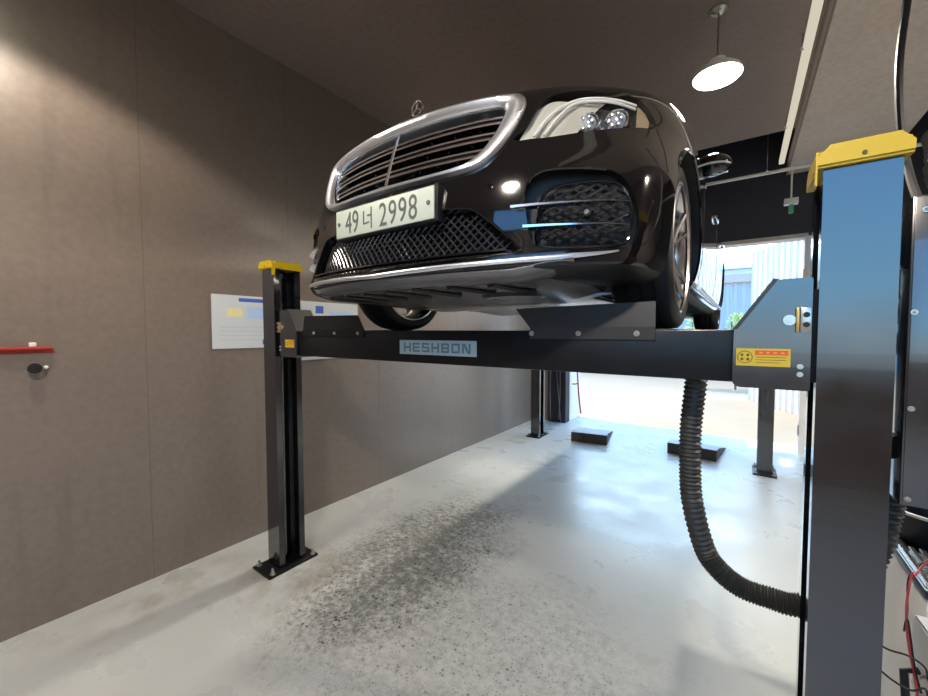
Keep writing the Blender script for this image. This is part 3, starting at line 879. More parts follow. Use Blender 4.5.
STROKES = {  # bars of extended block letters in a 1 x 1 cell: x0, x1, z0, z1
    'H': [(0,.2,0,1),(.8,1,0,1),(.2,.8,.40,.60)],
    'E': [(0,.2,0,1),(.2,1,0,.20),(.2,.92,.40,.60),(.2,1,.80,1)],
    'S': [(0,1,0,.20),(.8,1,.20,.40),(0,1,.40,.60),(0,.2,.60,.80),(0,1,.80,1)],
    'B': [(0,.2,0,1),(.2,.92,0,.20),(.2,.92,.40,.60),(.2,.92,.80,1),(.8,1,.06,.46),(.8,1,.54,.94)],
    'O': [(0,.2,0,1),(.8,1,0,1),(.2,.8,0,.20),(.2,.8,.80,1)],
    'N': [(0,.2,0,1),(.8,1,0,1)]}
def make_beam(y0, y1, dress):
    root = empty('crossbeam', (-1.2, (y0+y1)/2, 1.496), 'front black crossbeam under the car with steel nameplate' if dress else 'rear black crossbeam behind the car between the two far lift posts', 'crossbeam', 'lift crossbeams')
    ox, oy, oz = root.location
    b = B(); box(b, -2.42-ox, .0-ox, y0-oy, y1-oy, 0, .159, .006); obj('beam', b, 'beam', root)
    c = 0.
    for s in (1, -1):
        # carriage end plates
        i0 = 1.175 if s > 0 else 1.135
        pts = [(i0,.0),(i0+.014,-.012),(1.352,-.012),(1.352,.302),(i0+.095,.300),(i0+.002,.160)]
        yf = y0-.02-oy; yb = y1+.01-oy
        b = B(); prism(b, [(c+s*px, pz) for px, pz in pts], yf, yb, 'y', bev=.003); cg = obj('carriage', b, 'post', root, angle=25)
        xa, xb = sorted((s*1.340, s*1.42))
        b = B(); box(b, xa, xb, yf+.035, yf+.105, .01, .27); obj('slide_block', b, 'beam', cg)
        if dress:
            b = B(); prism(b, [(s*(i0+.010),.160),(s*(i0-.002),.160),(s*(i0+.091),.304),(s*(i0+.103),.302)], yf-.002, yb, 'y'); obj('edge_strip', b, 'stop', cg)
            b = B(); box(b, s*1.338-.012, s*1.338+.012, yf-.012, yf, .152, .219, .002); hb = obj('hinge_block', b, 'zinc', cg)
            b = B(); box(b, s*1.321-.004, s*1.321+.004, yf-.014, yf, .151, .220, .002); obj('hinge_leaf', b, 'brass', hb)
            for z in (.172, .199):
                b = B(); cyl(b, (s*1.339, yf-.0125, z), .0075, .002, -.0015, 'y', 14); obj('hinge_hole', b, 'cavity', hb)
            b = B(); cyl(b, (s*1.304, yf, .185), .0145, 0, -.006, 'y', 22); cyl(b, (s*1.304, yf, .185), .007, -.006, -.010, 'y', 6); obj('pivot_bolt', b, 'zinc', cg)
            for z in (.034, .056):
                b = B(); hexbolt(b, (s*1.330, yf, z), 'y', .0050, .007); obj('bolt', b, 'zinc', cg)
            # warning label
            w = .125 if s > 0 else .105
            x0 = s*1.184 if s > 0 else -1.165-w
            x1 = x0+w
            zt = .104; h = .051
            b = B(); box(b, x0, x1, yf-.0015, yf, zt-h, zt); lb = obj('warning_label', b, 'label_yellow', cg, smooth=False)
            b = B(); box(b, x0+w*.36, x1-w*.04, yf-.0022, yf-.0012, zt-h*.36, zt-h*.10); rp_ = obj('label_red_panel', b, 'label_red', lb, smooth=False)
            b = B()
            for q in range(4): box(b, x0+w*(.44+.13*q), x0+w*(.50+.13*q), yf-.0028, yf-.0020, zt-h*.27, zt-h*.19)
            obj('label_red_text', b, 'label_yellow', lb, smooth=False)
            b = B()
            for q in range(3): box(b, x0+w*.38, x1-w*(.08+.1*(q == 2)), yf-.0022, yf-.0012, zt-h*(.50+.15*q), zt-h*(.475+.15*q))
            obj('label_lines', b, 'label_dark', lb, smooth=False)
            b = B()
            cxp, czp, R_ = x0+w*.17, zt-h*.5, min(h*.36, w*.14)
            tube(b, [(cxp+R_*math.cos(a), yf-.0015, czp+R_*math.sin(a)) for a in (2*PI*k/20 for k in range(21))], .0012, 5, cap=False)
            for dx in (-.4, .4):
                for dz in (-.35, .35): ball(b, (cxp+dx*R_, yf-.001, czp+dz*R_), R_*.24, 1, .4, 1, 8)
            obj('label_pictogram', b, 'label_dark', lb)
    if dress:
        # bolted tyre stops, both leaning the same way
        for s, (ti, bi, to, bo, bolts) in ((1, (.431, .503, .958, .960, (.51, .70, .903))), (-1, (.570, .504, 1.082, 1.085, (.965, .76, .55)))):
            yf = y0-.007-oy
            b = B()
            prism(b, [(s*bi,.126),(s*bo,.126),(s*bo,.170),(s*bi,.170)], yf, y0-oy, 'y')
            v = [b.verts.new(p) for p in ((s*bi, yf, .168),(s*bo, yf, .168),(s*to, yf+.012, .256),(s*ti, yf+.012, .248),
                                          (s*bi, yf+.007, .168),(s*bo, yf+.007, .168),(s*to, yf+.019, .256),(s*ti, yf+.019, .248))]
            for f in ((0,1,2,3),(7,6,5,4),(0,4,5,1),(1,5,6,2),(2,6,7,3),(3,7,4,0)): b.faces.new([v[k] for k in f])
            st = obj('tyre_stop', b, 'stop' if s > 0 else 'beam', root, angle=20)
            for px in bolts:
                b = B(); hexbolt(b, (s*px, yf, .147), 'y', .0070, .009); obj('stop_bolt', b, 'zinc', st)
        # nameplate
        x0, x1 = -1.431-ox, -.958-ox; yf = y0-oy
        b = B(); box(b, x0, x1, yf-.003, yf, .042, .113, .001); np_ = obj('nameplate', b, 'name_steel', root)
        word = 'HESHBON'; cw = .046; gap = .0145; xx = (x0+x1)/2-(7*cw+6*gap)/2; zz, hh = .055, .045
        for ch in word:
            b = B()
            for a0, a1, c0, c1 in STROKES[ch]: box(b, xx+cw*a0, xx+cw*a1, yf-.0046, yf-.0028, zz+hh*c0, zz+hh*c1)
            if ch == 'N': prism(b, [(xx+cw*.12,zz+hh),(xx+cw*.36,zz+hh),(xx+cw*.88,zz),(xx+cw*.64,zz)], yf-.0046, yf-.0028, 'y')
            obj('raised_letter', b, 'name_letter', np_, smooth=False); xx += cw+gap
    return root
make_beam(1.44, 1.575, True)
make_beam(5.66, 5.80, False)
def runway(x0, x1, label):
    root = empty('runway', ((x0+x1)/2, 3.6, 1.5), label, 'runway', 'lift runways')
    w = (x1-x0)/2
    b = B(); box(b, -w, w, -2.015, 2.05, .138, .160, .004); obj('deck', b, 'beam', root)
    b = B(); box(b, -w, -w+.012, -2.015, 2.05, .02, .138); obj('side_rail', b, 'beam', root)
    b = B(); box(b, w-.012, w, -2.015, 2.05, .02, .138); obj('side_rail', b, 'beam', root)
runway(-2.2, -1.66, 'black steel runway under the tyres nearer the brown wall')
runway(-.74, -.20, 'black steel runway under the tyres on the door-handle side, right')

# ------------------------------------------------------------------ hose
def cpath(pts, n): return [cr(pts, i/n*(len(pts)-1)) for i in range(n+1)]
hp_ = cpath([(-.13,1.63,1.60),(-.137,1.64,1.46),(-.150,1.65,1.30),(-.150,1.65,1.16),(-.140,1.65,1.02),(-.098,1.66,.85),(-.05,1.66,.785),(.012,1.66,.748),(.09,1.66,.742),(.17,1.665,.745),(.26,1.68,.80),(.335,1.70,.93),(.365,1.70,1.08),(.38,1.70,1.20)], 420)
b = B(); tube(b, hp_, lambda i: .0345+.0035*math.sin(i*2*PI/3.5), 16)
tag(obj('exhaust_hose', b, 'hose', angle=80), 'black corrugated hose curving from under the front crossbeam to the right post', 'hose')

# ------------------------------------------------------------------ power cabinet beside the right post
cab = empty('power_cabinet', (.335, 1.45, 1.205), 'dark glossy steel cabinet panel mounted right of the big right post', 'cabinet')
b = B(); box(b, 0, .32, 0, .22, 0, .78, .004); obj('cabinet_body', b, 'cabinet', cab)
b = B(); box(b, .004, .316, -.004, 0, .004, .776, .0015); cd = obj('cabinet_cover', b, 'cabinet', cab)
for (x, z) in ((.010, .492), (.012, .250), (.013, .020), (.022, .742)):
    b = B(); cyl(b, (x, -.004, z), .0065, 0, -.003, 'y', 14); ball(b, (x, -.006, z), .0045, seg=8); obj('cover_screw', b, 'zinc', cd)
for z in (.10, .62):
    b = B(); box(b, -.028, 0, .07, .12, z, z+.06); obj('mounting_bracket', b, 'beam', cab)

# ------------------------------------------------------------------ trolley corner
tr = empty('tool_trolley', (.74, 2.0, 0), 'white tool trolley half hidden behind the right post', 'trolley')
b = B(); box(b, -.30, .32, -.36, .36, .10, .89, .008); obj('trolley_body', b, 'white_paint', tr)
b = B(); box(b, -.305, .34, -.37, .38, .89, .915, .006); obj('trolley_top', b, 'black_plastic', tr)
for k, z in enumerate((.14, .38, .62)):
    b = B(); box(b, -.27, .29, -.372, -.36, z, z+.20, .004); d = obj('drawer', b, 'white_paint', tr)
    b = B(); box(b, -.20, .22, -.388, -.372, z+.14, z+.165, .004); obj('drawer_handle', b, 'black_plastic', d)
for x in (-.24, .26):
    for y in (-.30, .30):
        b = B(); cyl(b, (x, y, .05), .05, -.015, .015, 'x', 20); box(b, x-.02, x+.02, y-.02, y+.02, .07, .10); obj('caster', b, 'black_plastic', tr)
b = B(); n = 13
box(b, .436, .74, 1.635, 1.89, .916, .922)
for k in range(n): box(b, .438+.0235*k, .438+.0235*k+.012, 1.637, 1.888, .922, .938, .002)
tag(obj('ridged_tray', b, 'silver', smooth=False), 'silver ridged metal tray lying on the tool trolley', 'tray')
bk = empty('bucket', (.565, 2.03, .915), 'black bucket with bright rim standing on the trolley behind the tray', 'bucket')
b = B(); lathe(b, [(0.001,.004),(.095,.004),(.115,.11),(.122,.110),(.101,0),(0.001,0)], (0,0,0), 'z', 36); obj('pail', b, 'black_plastic', bk)
b = B(); lathe(b, [(.113,.108),(.118,.116),(.126,.114),(.126,.106),(.119,.104),(.113,.108)], (0,0,0), 'z', 36); obj('pail_rim', b, 'satin_chrome', bk)
b = B(); tube(b, [(-.118*math.cos(a), -.03-.10*math.sin(a)*.4, .105-.09*math.sin(a)) for a in (PI*k/16 for k in range(17))], .003, 6); obj('pail_handle', b, 'black_plastic', bk)
b = B(); box(b, -.115, .115, -.075, .08, 0, .006, .001); 
o = tag(obj('white_clipboard', b, 'paper', smooth=False), 'white sheet lying on a charger box behind the right post', 'sheet'); o.location = (.525, 1.505, .8605); o.rotation_euler = (0, 0, .06)
bc = empty('battery_charger', (.52, 1.50, .0), 'white battery charger cabinet with black handles beside the right post', 'charger')
b = B(); box(b, -.115, .14, -.09, .10, .03, .86, .008); obj('charger_body', b, 'white_paint', bc)
for z in (.40, .66):
    b = B(); tube(b, [(-.116,.03,z+.08), (-.145,.025,z+.07), (-.145,-.03,z-.07), (-.116,-.035,z-.08)], .009, 8); obj('charger_handle', b, 'black_plastic', bc)
b = B(); box(b, -.10, .12, -.092, -.09, .66, .82); obj('charger_panel', b, 'grey_ink', bc)
for x in (-.08, .10):
    for y in (-.06, .07):
        b = B(); cyl(b, (x, y, 0), .018, 0, .03, 'z', 12); obj('charger_foot', b, 'black_plastic', bc)
def wire(pts, m, label, r=.003, name='cable'):
    b = B(); tube(b, cpath(pts, 50), r, 6); return tag(obj(name, b, m), label, 'cable', 'loose cables by the trolley')
wire([(.312,1.50,.80),(.335,1.48,.80),(.365,1.46,.812),(.392,1.455,.80),(.4015,1.46,.77)], 'wire_black', 'upper thin black cable running from the right post to the charger', .0025)
wire([(.312,1.50,.735),(.34,1.47,.728),(.37,1.45,.73),(.392,1.445,.75),(.4015,1.45,.72)], 'wire_black', 'lower thin black cable looping from the right post to the charger', .0025)
wire([(.50,1.80,.9415),(.46,1.74,.95),(.425,1.68,.93),(.405,1.62,.96),(.388,1.58,.88),(.385,1.54,.80),(.392,1.50,.72),(.388,1.47,.69),(.4015,1.46,.67)], 'wire_red', 'thin red cable dangling off the tray beside the charger', .0028)
wire([(.54,1.84,.9415),(.48,1.78,.95),(.43,1.74,.90),(.415,1.68,.82),(.39,1.60,.80),(.384,1.55,.86),(.39,1.51,.76),(.4015,1.50,.70)], 'wire_black', 'black cable dangling off the ridged tray beside the red one', .0025)

# ------------------------------------------------------------------ drive-on ramps on the floor
def ramp(x0, x1, y0, y1, rot, label):
    w = (x1-x0)/2; l = (y1-y0)/2
    r = empty('wheel_ramp', ((x0+x1)/2, (y0+y1)/2, 0), label, 'wheel ramp', 'drive-on ramps'); r.rotation_euler = (0, 0, rot)
    b = B(); prism(b, [(-l, 0), (l, 0), (l, .012), (-l+.16, .135), (-l, .14)], -w, w, 'x'); obj('ramp_body', b, 'rubber_ramp', r, angle=20)
    b = B(); prism(b, [(-l, .14), (-l+.16, .135), (l, .012), (l, .017), (-l+.16, .141), (-l, .146)], -w, w, 'x'); obj('ramp_top', b, 'ramp_top', r, angle=20)
ramp(-2.15, -1.64, 5.72, 6.58, .16, 'low dark wedge ramp on the floor nearer the left door jamb')
ramp(-.77, -.20, 5.85, 6.60, -.10, 'low dark wedge ramp on the floor behind the hanging hose')

# ------------------------------------------------------------------ wall things
WXL = -3.183
def poster(y0, y1, z0, z1, label, yellow, rot=0):
    p = empty('wall_poster', (WXL, (y0+y1)/2, (z0+z1)/2), label, 'poster', 'posters on the brown wall'); p.rotation_euler = (rot, 0, 0)
    w, h = (y1-y0)/2, (z1-z0)/2
    b = B(); box(b, .001, .008, -w, w, -h, h, .001); obj('board', b, 'paper', p, smooth=False)
    def patch(nm, a0, a1, b0, b1, m, d=0.):
        b = B(); box(b, .0075, .0092+d, -w+2*w*a0, -w+2*w*a1, -h+2*h*b0, -h+2*h*b1); obj(nm, b, m, p, smooth=False)
    patch('poster_band', .01, .99, .52, .99, 'paper')
    if yellow:
        patch('poster_title', .30, .78, .885, .955, 'blue_ink', .0004)
        patch('poster_yellow_area', .16, .34, .60, .75, 'pale_yellow', .0004)
        patch('poster_blue_area', .40, .80, .56, .80, 'pale_blue', .0004)
        patch('poster_blue_corner', .58, .72, .06, .17, 'blue_ink', .0004)
        for k in range(4): patch('poster_line', .08, .92, .16+.08*k, .17+.08*k, 'grey_ink', .0004)
    else:
        patch('poster_title', .30, .42, .80, .93, 'blue_ink', .0004)
        for k in range(6): patch('poster_line', .10, .90, .18+.10*k, .192+.10*k, 'grey_ink', .0004)
        patch('poster_blue_area', .52, .92, .74, .84, 'pale_blue', .0004)
poster(1.265, 1.90, 1.525, 1.932, 'white poster with yellow patch and blue title, left of the near post', True)
poster(1.915, 2.60, 1.40, 1.925, 'white poster right of the slim post, half behind crossbeam and tyre', False, .0)
rl = empty('red_rail', (WXL, .12, 1.565), 'short red rail fixed along the brown wall at left edge', 'rail')
b = B(); box(b, 0, .045, -.33, .325, -.006, .006, .002); box(b, 0, .006, -.33, .325, -.03, .006); obj('rail_bar', b, 'red_paint', rl)
b = B(); box(b, 0, .03, .235, .262, .006, .030, .003); obj('rail_clip', b, 'white_paint', rl)
kn = empty('wall_hook', (WXL, .368, 1.455), 'round dark knob on the wall below the red rail', 'knob')
b = B(); lathe_capped(b, [(.016,0),(.016,.03),(.030,.035),(.033,.05),(.028,.06),(.012,.062)], (0,0,0), 'x', 24); obj('knob_body', b, 'black_plastic', kn)
b = B(); lathe(b, [(.030,.036),(.034,.05),(.029,.061)], (0,0,0), 'x', 24); obj('knob_ring', b, 'zinc', kn)
b = B(); cyl(b, (0,0,0), .004, 0, .02, 'x', 10); ball(b, (.02,0,0), .010, seg=10)
tag(obj('wall_peg', b, 'white_paint'), 'tiny white peg on the wall just right of the dark knob', 'peg').location = (WXL, .415, 1.456)

# ------------------------------------------------------------------ room shell
YB, YFRONT, XRW, HC_ = 6.8, -2.8, 3.4, 3.885
b = B(); box(b, -3.4, XRW+.2, YFRONT-.2, 7.35, -.12, 0); struct('floor', b, 'floor', smooth=False)
b = B(); box(b, -3.4, WXL, YFRONT-.2, YB+.2, 0, HC_+.4); struct('wall_left', b, 'wall_brown', smooth=False)
b = B(); box(b, WXL, XRW, YFRONT, 5.70, HC_, HC_+.15); box(b, WXL, XRW, 5.55, 5.70, HC_+.15, HC_+.9); struct('ceiling', b, 'ceil_brown', smooth=False)
b = B(); box(b, -3.4, XRW+.2, 5.55, YB+.2, HC_+.8, HC_+.95); box(b, WXL, XRW, YFRONT-.2, 5.55, HC_+.16, HC_+.9); struct('trim_1', b, 'navy', smooth=False)
# door wall: opening between the jambs
DX0, DX1, DZ = -2.58, .66, 2.93
b = B(); box(b, DX0, DX1, YB, YB+.2, DZ, HC_+.8); box(b, DX1, XRW, YB, YB+.2, 0, HC_+.8); struct('wall_rear', b, 'navy', smooth=False)
b = B(); box(b, WXL, -2.93, YB, YB+.2, 0, HC_+.8); struct('wall_rear_left', b, 'wall_brown', smooth=False)
b = B(); box(b, -2.93, DX0, YB-.04, YB+.16, 0, HC_+.8, .004); struct('trim_2', b, 'navy', smooth=False)
b = B(); box(b, DX0, DX1, YB-.02, YB+.22, DZ-.055, DZ, .004); struct('trim_3', b, 'cream', smooth=False)  # header edge strip, reflected light put into its beige colour
b = B(); box(b, DX0-.05, DX0, YB+.16, YB+.70, 0, 3.2, .004); struct('trim_4', b, 'white_paint', smooth=False)
b = B(); box(b, XRW, XRW+.2, YFRONT-.2, YB+.2, 0, HC_+.9); struct('wall_right', b, 'ceil_brown', smooth=False)
FX0, FX1, FZ = -.35, 2.9, 3.84
b = B(); box(b, WXL, FX0, YFRONT-.2, YFRONT, 0, HC_+.4); box(b, FX1, XRW, YFRONT-.2, YFRONT, 0, HC_+.4); box(b, FX0, FX1, YFRONT-.2, YFRONT, FZ, HC_+.4); box(b, FX0, FX1, YFRONT-.2, YFRONT, 0, 1.25); struct('wall_front', b, 'ceil_brown', smooth=False)  # sill added below the unseen opening to darken the post's lower reflection
b = B(); box(b, .43, 1.36, -2.8, 6.78, 3.72, HC_); struct('trim_5', b, ['soffit'], smooth=False)
b = B(); box(b, .415, .43, -2.8, 6.78, 3.715, HC_); struct('trim_6', b, 'ceil_brown', smooth=False)

# folded door leaf at the right jamb
dl = empty('door_leaf', (.66, 6.62, 0), 'white door leaf folded at the right jamb behind the big post', 'door leaf')
b = B(); prism(b, [(-.05,.10),(-.045,.05),(0,0),(.20,0),(.20,2.86),(-.05,2.86)], -.02, .02, 'y', bev=.004); obj('leaf_panel', b, 'white_paint', dl, angle=25)
b = B(); box(b, -.062, -.046, -.035, .025, .30, .44, .003); box(b, -.062, -.046, -.035, .025, 2.30, 2.44, .003); obj('door_catch', b, 'steel', dl)
b = B()
tube(b, [(0,0,1.3),(.05,.0,1.29),(.10,.0,1.28)], .012, 8); tube(b, [(.10,0,1.30),(.115,.0,.95),(.14,.0,.62),(.17,.0,.36),(.185,0,.27)], .022, 8, flat=.6); tube(b, [(.02,0,.80),(.07,0,.80),(.13,0,.82)], .012, 8)
o = tag(obj('gate_lever', b, 'red_paint'), 'red slanted lever beside the left door jamb in the daylight', 'lever'); o.location = (-2.581, 7.05, -.12)
b = B()
for pts in ([(-2.86,6.752,0.02),(-2.87,6.750,.8),(-2.80,6.750,1.5)], [(-2.66,6.752,.02),(-2.74,6.75,.8),(-2.80,6.75,1.6)], [(-2.70,6.752,.05),(-2.68,6.75,.6),(-2.69,6.75,1.3)]): tube(b, cpath(pts, 16), .007, 6)
tag(obj('hanging_cables', b, 'steel'), 'bundle of grey cables hanging on the dark left door post', 'cables')

# ------------------------------------------------------------------ ceiling services
def pendant(loc, label):
    x, y, z = loc
    r = empty('pendant_lamp', loc, label, 'lamp', 'pendant lamps')
    b = B(); lathe(b, [(.150,0),(.152,.006),(.137,.036),(.105,.062),(.07,.074),(.05,.078),(.05,.115),(.028,.12),(.001,.12),(.001,.07),(.06,.066),(.10,.054),(.128,.034),(.144,.004),(.150,0)], (0,0,0), 'z', 40); obj('shade', b, 'pale_metal', r)
    b = B(); lathe_capped(b, [(.142,.004),(.138,-.012),(.10,-.022),(.002,-.026)], (0,0,0), 'z', 40); obj('diffuser', b, 'lamp_glow', r)
    b = B(); tube(b, [(0,0,.12),(0,0,HC_-z-.02)], .006, 8); obj('rod', b, 'steel', r)
    b = B(); lathe_capped(b, [(.055,HC_-z-.001),(.055,HC_-z-.012),(.04,HC_-z-.025),(.012,HC_-z-.03)], (0,0,0), 'z', 28); obj('canopy', b, 'zinc', r)
    return r
LA = (-.19, 3.32, 3.43); LB = (-2.45, .15, 3.56); LC = (-.30, -.7, 3.50); LD = (2.2, 2.6, 3.4); LE = (-2.45, 4.0, 3.56)
pendant(LA, 'glowing round pendant lamp hanging above the car')
pendant(LB, 'pendant lamp nearest the brown wall, above its upper left')
pendant(LC, 'unseen pendant lamp added above the bay to light the car front')  # added out of view to even out light on floor and car front
pendant(LD, 'unseen pendant lamp added right of the tan soffit for fill light')  # added out of view as extra fill from the right
pendant(LE, 'pendant lamp near the brown wall, behind the car')
b = B(); box(b, .318, .372, -2.7, 6.45, 3.765, 3.82, .004)
tr_ = tag(obj('strip_light', b, 'strip_glow', smooth=False), 'long pale strip light running along the edge of the tan soffit', 'strip light')
b = B(); tube(b, [(-3.1, 6.0, 3.545), (3.3, 6.0, 3.545)], .020, 12)
tag(obj('ceiling_pipe', b, 'white_paint'), 'thin white pipe crossing below the ceiling in front of the dark wall', 'pipe')
def rod(x, y, z, label, zt=None):
    r = empty('hanger_rod', (x, y, z), label, 'rod', 'ceiling hanger rods')
    b = B(); tube(b, [(0,0,0),(0,0,(zt or HC_)-z)], .004, 6); obj('rod', b, 'steel', r)
    b = B(); ball(b, (0,0,0), .014, seg=10); obj('clamp', b, 'white_paint', r)
rod(.312, 3.95, 3.775, 'hanger rod at the pale strip light, the nearest to the camera', 3.885)
rod(.312, 5.35, 3.775, 'hanger rod at the pale strip light near the dark back recess', 3.885)
rod(.187, 6.0, 3.566, 'thin rod with white clamp holding the white pipe behind the car mirror', 4.6)
sn = empty('hanging_sensor', (.420, 6.0, 3.05), 'small white and green device hanging on a thin rod from the pipe', 'sensor')
b = B(); tube(b, [(0,0,.14),(0,0,.48)], .009, 8); obj('stem', b, 'pale_metal', sn)
b = B(); box(b, -.065, .065, -.04, .04, .08, .15, .006); obj('sensor_box', b, 'white_paint', sn)
b = B(); box(b, -.022, .022, -.022, .022, -.02, .08, .006); obj('green_tip', b, 'green', sn)
b = B(); tube(b, cpath([(.60,2.55,3.72),(.565,2.52,3.35),(.535,2.5,3.05),(.52,2.5,2.80),(.53,2.5,2.55),(.545,2.45,2.35),(.52,2.2,2.15),(.50,1.95,2.0),(.50,1.72,1.96)], 80), .014, 8)
tag(obj('power_cable', b, 'wire_black'), 'black power cable dropping from the tan soffit behind the right post', 'cable')
b = B(); tube(b, cpath([(.515,2.0,2.30),(.50,1.9,2.22),(.475,1.8,2.12),(.49,1.70,2.02),(.52,1.62,1.96)], 90), lambda i: .032+.006*math.sin(i*1.7)+.004*math.sin(i*.9), 12)
tag(obj('foil_duct', b, 'foil', angle=60), 'crinkled grey foil duct between the yellow cap and the cabinet top', 'duct')

# ------------------------------------------------------------------ outside
b = B(); box(b, -40, 40, -40, 60, -.30, -.13); struct('ground', b, 'ground', smooth=False)
b = B(); box(b, -12, 12, 7.35, 40, -.13, -.02); struct('ground_forecourt', b, 'ground', smooth=False)
def slat_fence(name, a, c, z1, pitch, m, label, depth=.05, rail=None):
    root = empty(name, (*a, 0), label, 'fence', None)
    a = Vector((*a, 0)); c = Vector((*c, 0)); d = c-a; L_ = d.length; d.normalize(); nrm = Vector((-d.y, d.x, 0))
    b = B(); pts = []; n = int(L_/pitch)
    for k in range(n):
        for f, o in ((0,0),(.12,1),(.5,1),(.62,0)): pts.append(d*(k+f)*pitch+nrm*o*depth)
    rows = [[(p.x, p.y, z) for p in pts] for z in (-.02, z1)]
    back = [[(p.x-nrm.x*.02, p.y-nrm.y*.02, z) for p in pts] for z in (z1, -.02)]
    grid(b, [rows[0], rows[1], back[0], back[1], rows[0]]); bmesh.ops.remove_doubles(b, verts=b.verts, dist=1e-5)
    obj('fence_panel', b, m, root, smooth=False)
    if rail:
        b = B(); p, q = Vector((0,0,0)), d*L_
        pl_ = [(p.x-nrm.x*.12, p.y-nrm.y*.12), (q.x-nrm.x*.12, q.y-nrm.y*.12), (q.x+nrm.x*.12, q.y+nrm.y*.12), (p.x+nrm.x*.12, p.y+nrm.y*.12)]
        prism(b, pl_, z1, z1+rail, 'z'); obj('top_rail', b, 'beige_rail', root, smooth=False)
slat_fence('corrugated_fence', (.15, 11.75), (1.75, 8.4), 3.55, .20, 'fence', 'tall white corrugated fence outside, right of the doorway')
slat_fence('slat_fence', (-9, 16), (3, 16), 3.28, .22, 'picket', 'distant grey slat fence under a beige rail outside', .03, .27)
hs = empty('shed', (-3, 24, 0), 'distant low building with pale blue roof behind the grey fence', 'building')
b = B(); box(b, -9, 7, 0, 5, -.1, 4.75); obj('walls', b, 'white_paint', hs, smooth=False)
b = B(); prism(b, [(-.4,4.75),(5.4,4.75),(2.5,5.35)], -9.3, 7.3, 'x'); obj('roof', b, 'blue_roof', hs, smooth=False)
def bush(x, y, h, w, label):
    r = empty('bush', (x, y, -.02), label, 'bush', 'bushes outside the doorway')
    b = B()
    for k in range(5): tube(b, [(0,0,0),(random.uniform(-.1,.1),random.uniform(-.1,.1),h*.5),(random.uniform(-w,w)*.5,random.uniform(-w,w)*.5,h*.9)], lambda i: .03-.01*i, 6)
    obj('stem', b, 'bark', r)
    b = B()
    for k in range(900):
        th = random.uniform(0, 2*PI); rr = w*math.sqrt(random.random()); zz = h*random.uniform(.2, 1)
        rr *= (1-.5*max(0, zz/h-.6)/.4)
        p = Vector((rr*math.cos(th), rr*math.sin(th), zz)); d = Vector((random.uniform(-1,1), random.uniform(-1,1), random.uniform(-.3,1))).normalized(); e = d.orthogonal().normalized()
        s = random.uniform(.05,.10)
        vs = [b.verts.new(p+q) for q in (Vector((0,0,0)), d*s*.5+e*s*.3, d*s*1.2, d*s*.5-e*s*.3)]
        b.faces.new(vs)
    obj('foliage', b, 'leaf', r, smooth=False, recalc=False)
bush(-1.05, 13.2, 2.5, .45, 'bright green bush outside beside the rear tyre of the car')
bush(-.15, 13.6, 2.15, .36, 'lower green bush outside in front of the grey slats')

# ------------------------------------------------------------------ light
w = bpy.data.worlds.new('sky'); scene.world = w; w.use_nodes = True
nt = w.node_tree; bg = nt.nodes['Background']
tc = nt.nodes.new('ShaderNodeTexCoord'); sp = nt.nodes.new('ShaderNodeSeparateXYZ'); nt.links.new(tc.outputs['Generated'], sp.inputs[0])
rp = nt.nodes.new('ShaderNodeValToRGB'); e = rp.color_ramp.elements
e[0].position = .0; e[0].color = (2.3, 2.6, 2.8, 1)
e[1].position = .60; e[1].color = (.5, .9, 1.5, 1)
k = rp.color_ramp.elements.new(.22); k.color = (1.8, 2.5, 3.0, 1)
nt.links.new(sp.outputs['Z'], rp.inputs[0])
# deep clear blue away from the hazy side of the sky
r2_ = nt.nodes.new('ShaderNodeValToRGB'); e = r2_.color_ramp.elements
e[0].position = .0; e[0].color = (.42, .56, .66, 1); e[1].position = .5; e[1].color = (.10, .36, .95, 1)
k = r2_.color_ramp.elements.new(.06); k.color = (.30, .66, 1.0, 1)
nt.links.new(sp.outputs['Z'], r2_.inputs[0])
mr = nt.nodes.new('ShaderNodeMapRange'); mr.inputs[1].default_value = -.35; mr.inputs[2].default_value = .45; nt.links.new(sp.outputs['Y'], mr.inputs[0])
mx = nt.nodes.new('ShaderNodeMix'); mx.data_type = 'RGBA'; nt.links.new(mr.outputs[0], mx.inputs[0]); nt.links.new(r2_.outputs[0], mx.inputs[6]); nt.links.new(rp.outputs[0], mx.inputs[7])
nt.links.new(mx.outputs[2], bg.inputs[0]); bg.inputs[1].default_value = 2.6

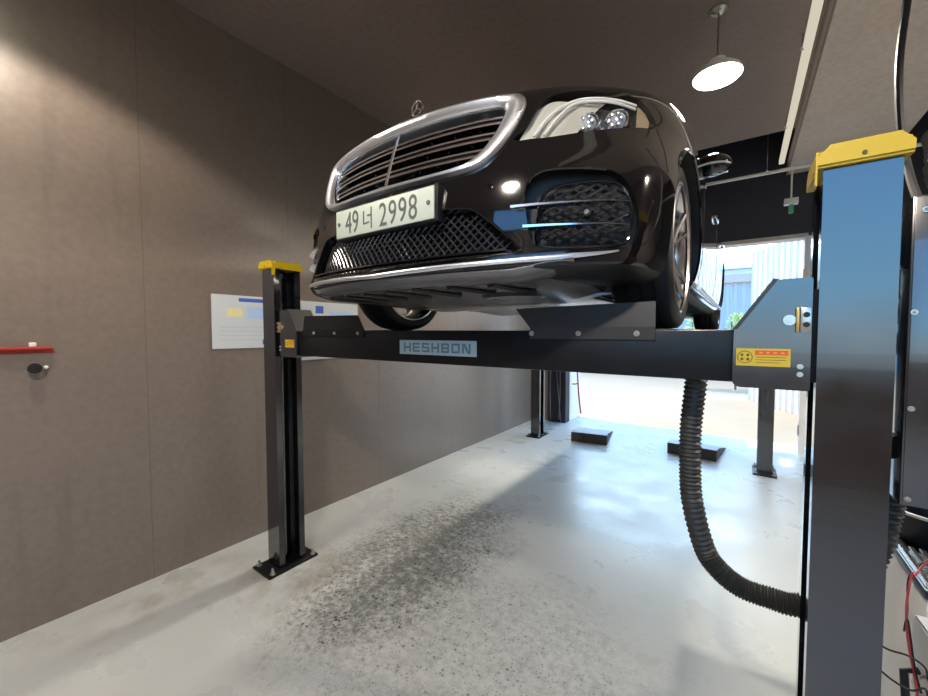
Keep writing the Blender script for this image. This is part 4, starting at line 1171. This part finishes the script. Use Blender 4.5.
def light(kind, name, loc, rot, energy, col, **k):
    d = bpy.data.lights.new(name, kind); d.energy = energy; d.color = col
    for a, v in k.items(): setattr(d, a, v)
    o = bpy.data.objects.new(name, d); COL.objects.link(o); o.location = loc; o.rotation_euler = rot; return o
light('SUN', 'sun', (-20, 5, 20), (math.radians(-3), math.radians(-40), 0), 3.0, (1, .93, .82), angle=.01)
for i, (x, y, z) in enumerate((LA, LB, LC, LD, LE)):
    light('SPOT', 'lamp_light', (x, y, z-.03), (0, 0, 0), (230, 100, 290, 340, 270)[i], (1, .89, .76), spot_size=math.radians((150, 136, 150, 150, 140)[i]), spot_blend=.22, shadow_soft_size=.12)
# sampling portals in the two real openings
def portal(x0, x1, z0, z1, y, into):
    o = light('AREA', 'portal', ((x0+x1)/2, y, (z0+z1)/2), (PI/2 if into < 0 else -PI/2, 0, 0), 1, (1, 1, 1), shape='RECTANGLE', size=x1-x0, size_y=z1-z0)
    o.data.cycles.is_portal = True
portal(DX0, DX1, 0, DZ, YB+.1, -1)
portal(FX0, FX1, 1.25, FZ, YFRONT-.1, 1)

# ------------------------------------------------------------------ camera
cam = bpy.data.cameras.new('camera'); co = bpy.data.objects.new('camera', cam); COL.objects.link(co)
yaw, pit, roll = .6201, -.0415, -.0016
fw = Vector((-math.sin(yaw)*math.cos(pit), math.cos(yaw)*math.cos(pit), math.sin(pit))); rt = Vector((math.cos(yaw), math.sin(yaw), 0)); up = rt.cross(fw)
r2 = rt*math.cos(roll)+up*math.sin(roll); u2 = -rt*math.sin(roll)+up*math.cos(roll)
co.matrix_world = Matrix(((r2.x, u2.x, -fw.x, 0), (r2.y, u2.y, -fw.y, 0), (r2.z, u2.z, -fw.z, 1.65), (0, 0, 0, 1)))
cam.sensor_fit = 'HORIZONTAL'; cam.sensor_width = 36; cam.lens = 391/928*36; cam.clip_start = .02; cam.clip_end = 300
scene.camera = co
vs = scene.view_settings; vs.view_transform = 'Standard'; vs.look = 'None'; vs.gamma = 1; vs.use_curve_mapping = False; vs.exposure = 0.65
scene.cycles.max_bounces = 10; scene.cycles.diffuse_bounces = 5; scene.cycles.glossy_bounces = 5; scene.cycles.transparent_max_bounces = 8
scene.cycles.use_denoising = True; scene.cycles.sample_clamp_indirect = 8; scene.cycles.caustics_reflective = False; scene.cycles.caustics_refractive = False
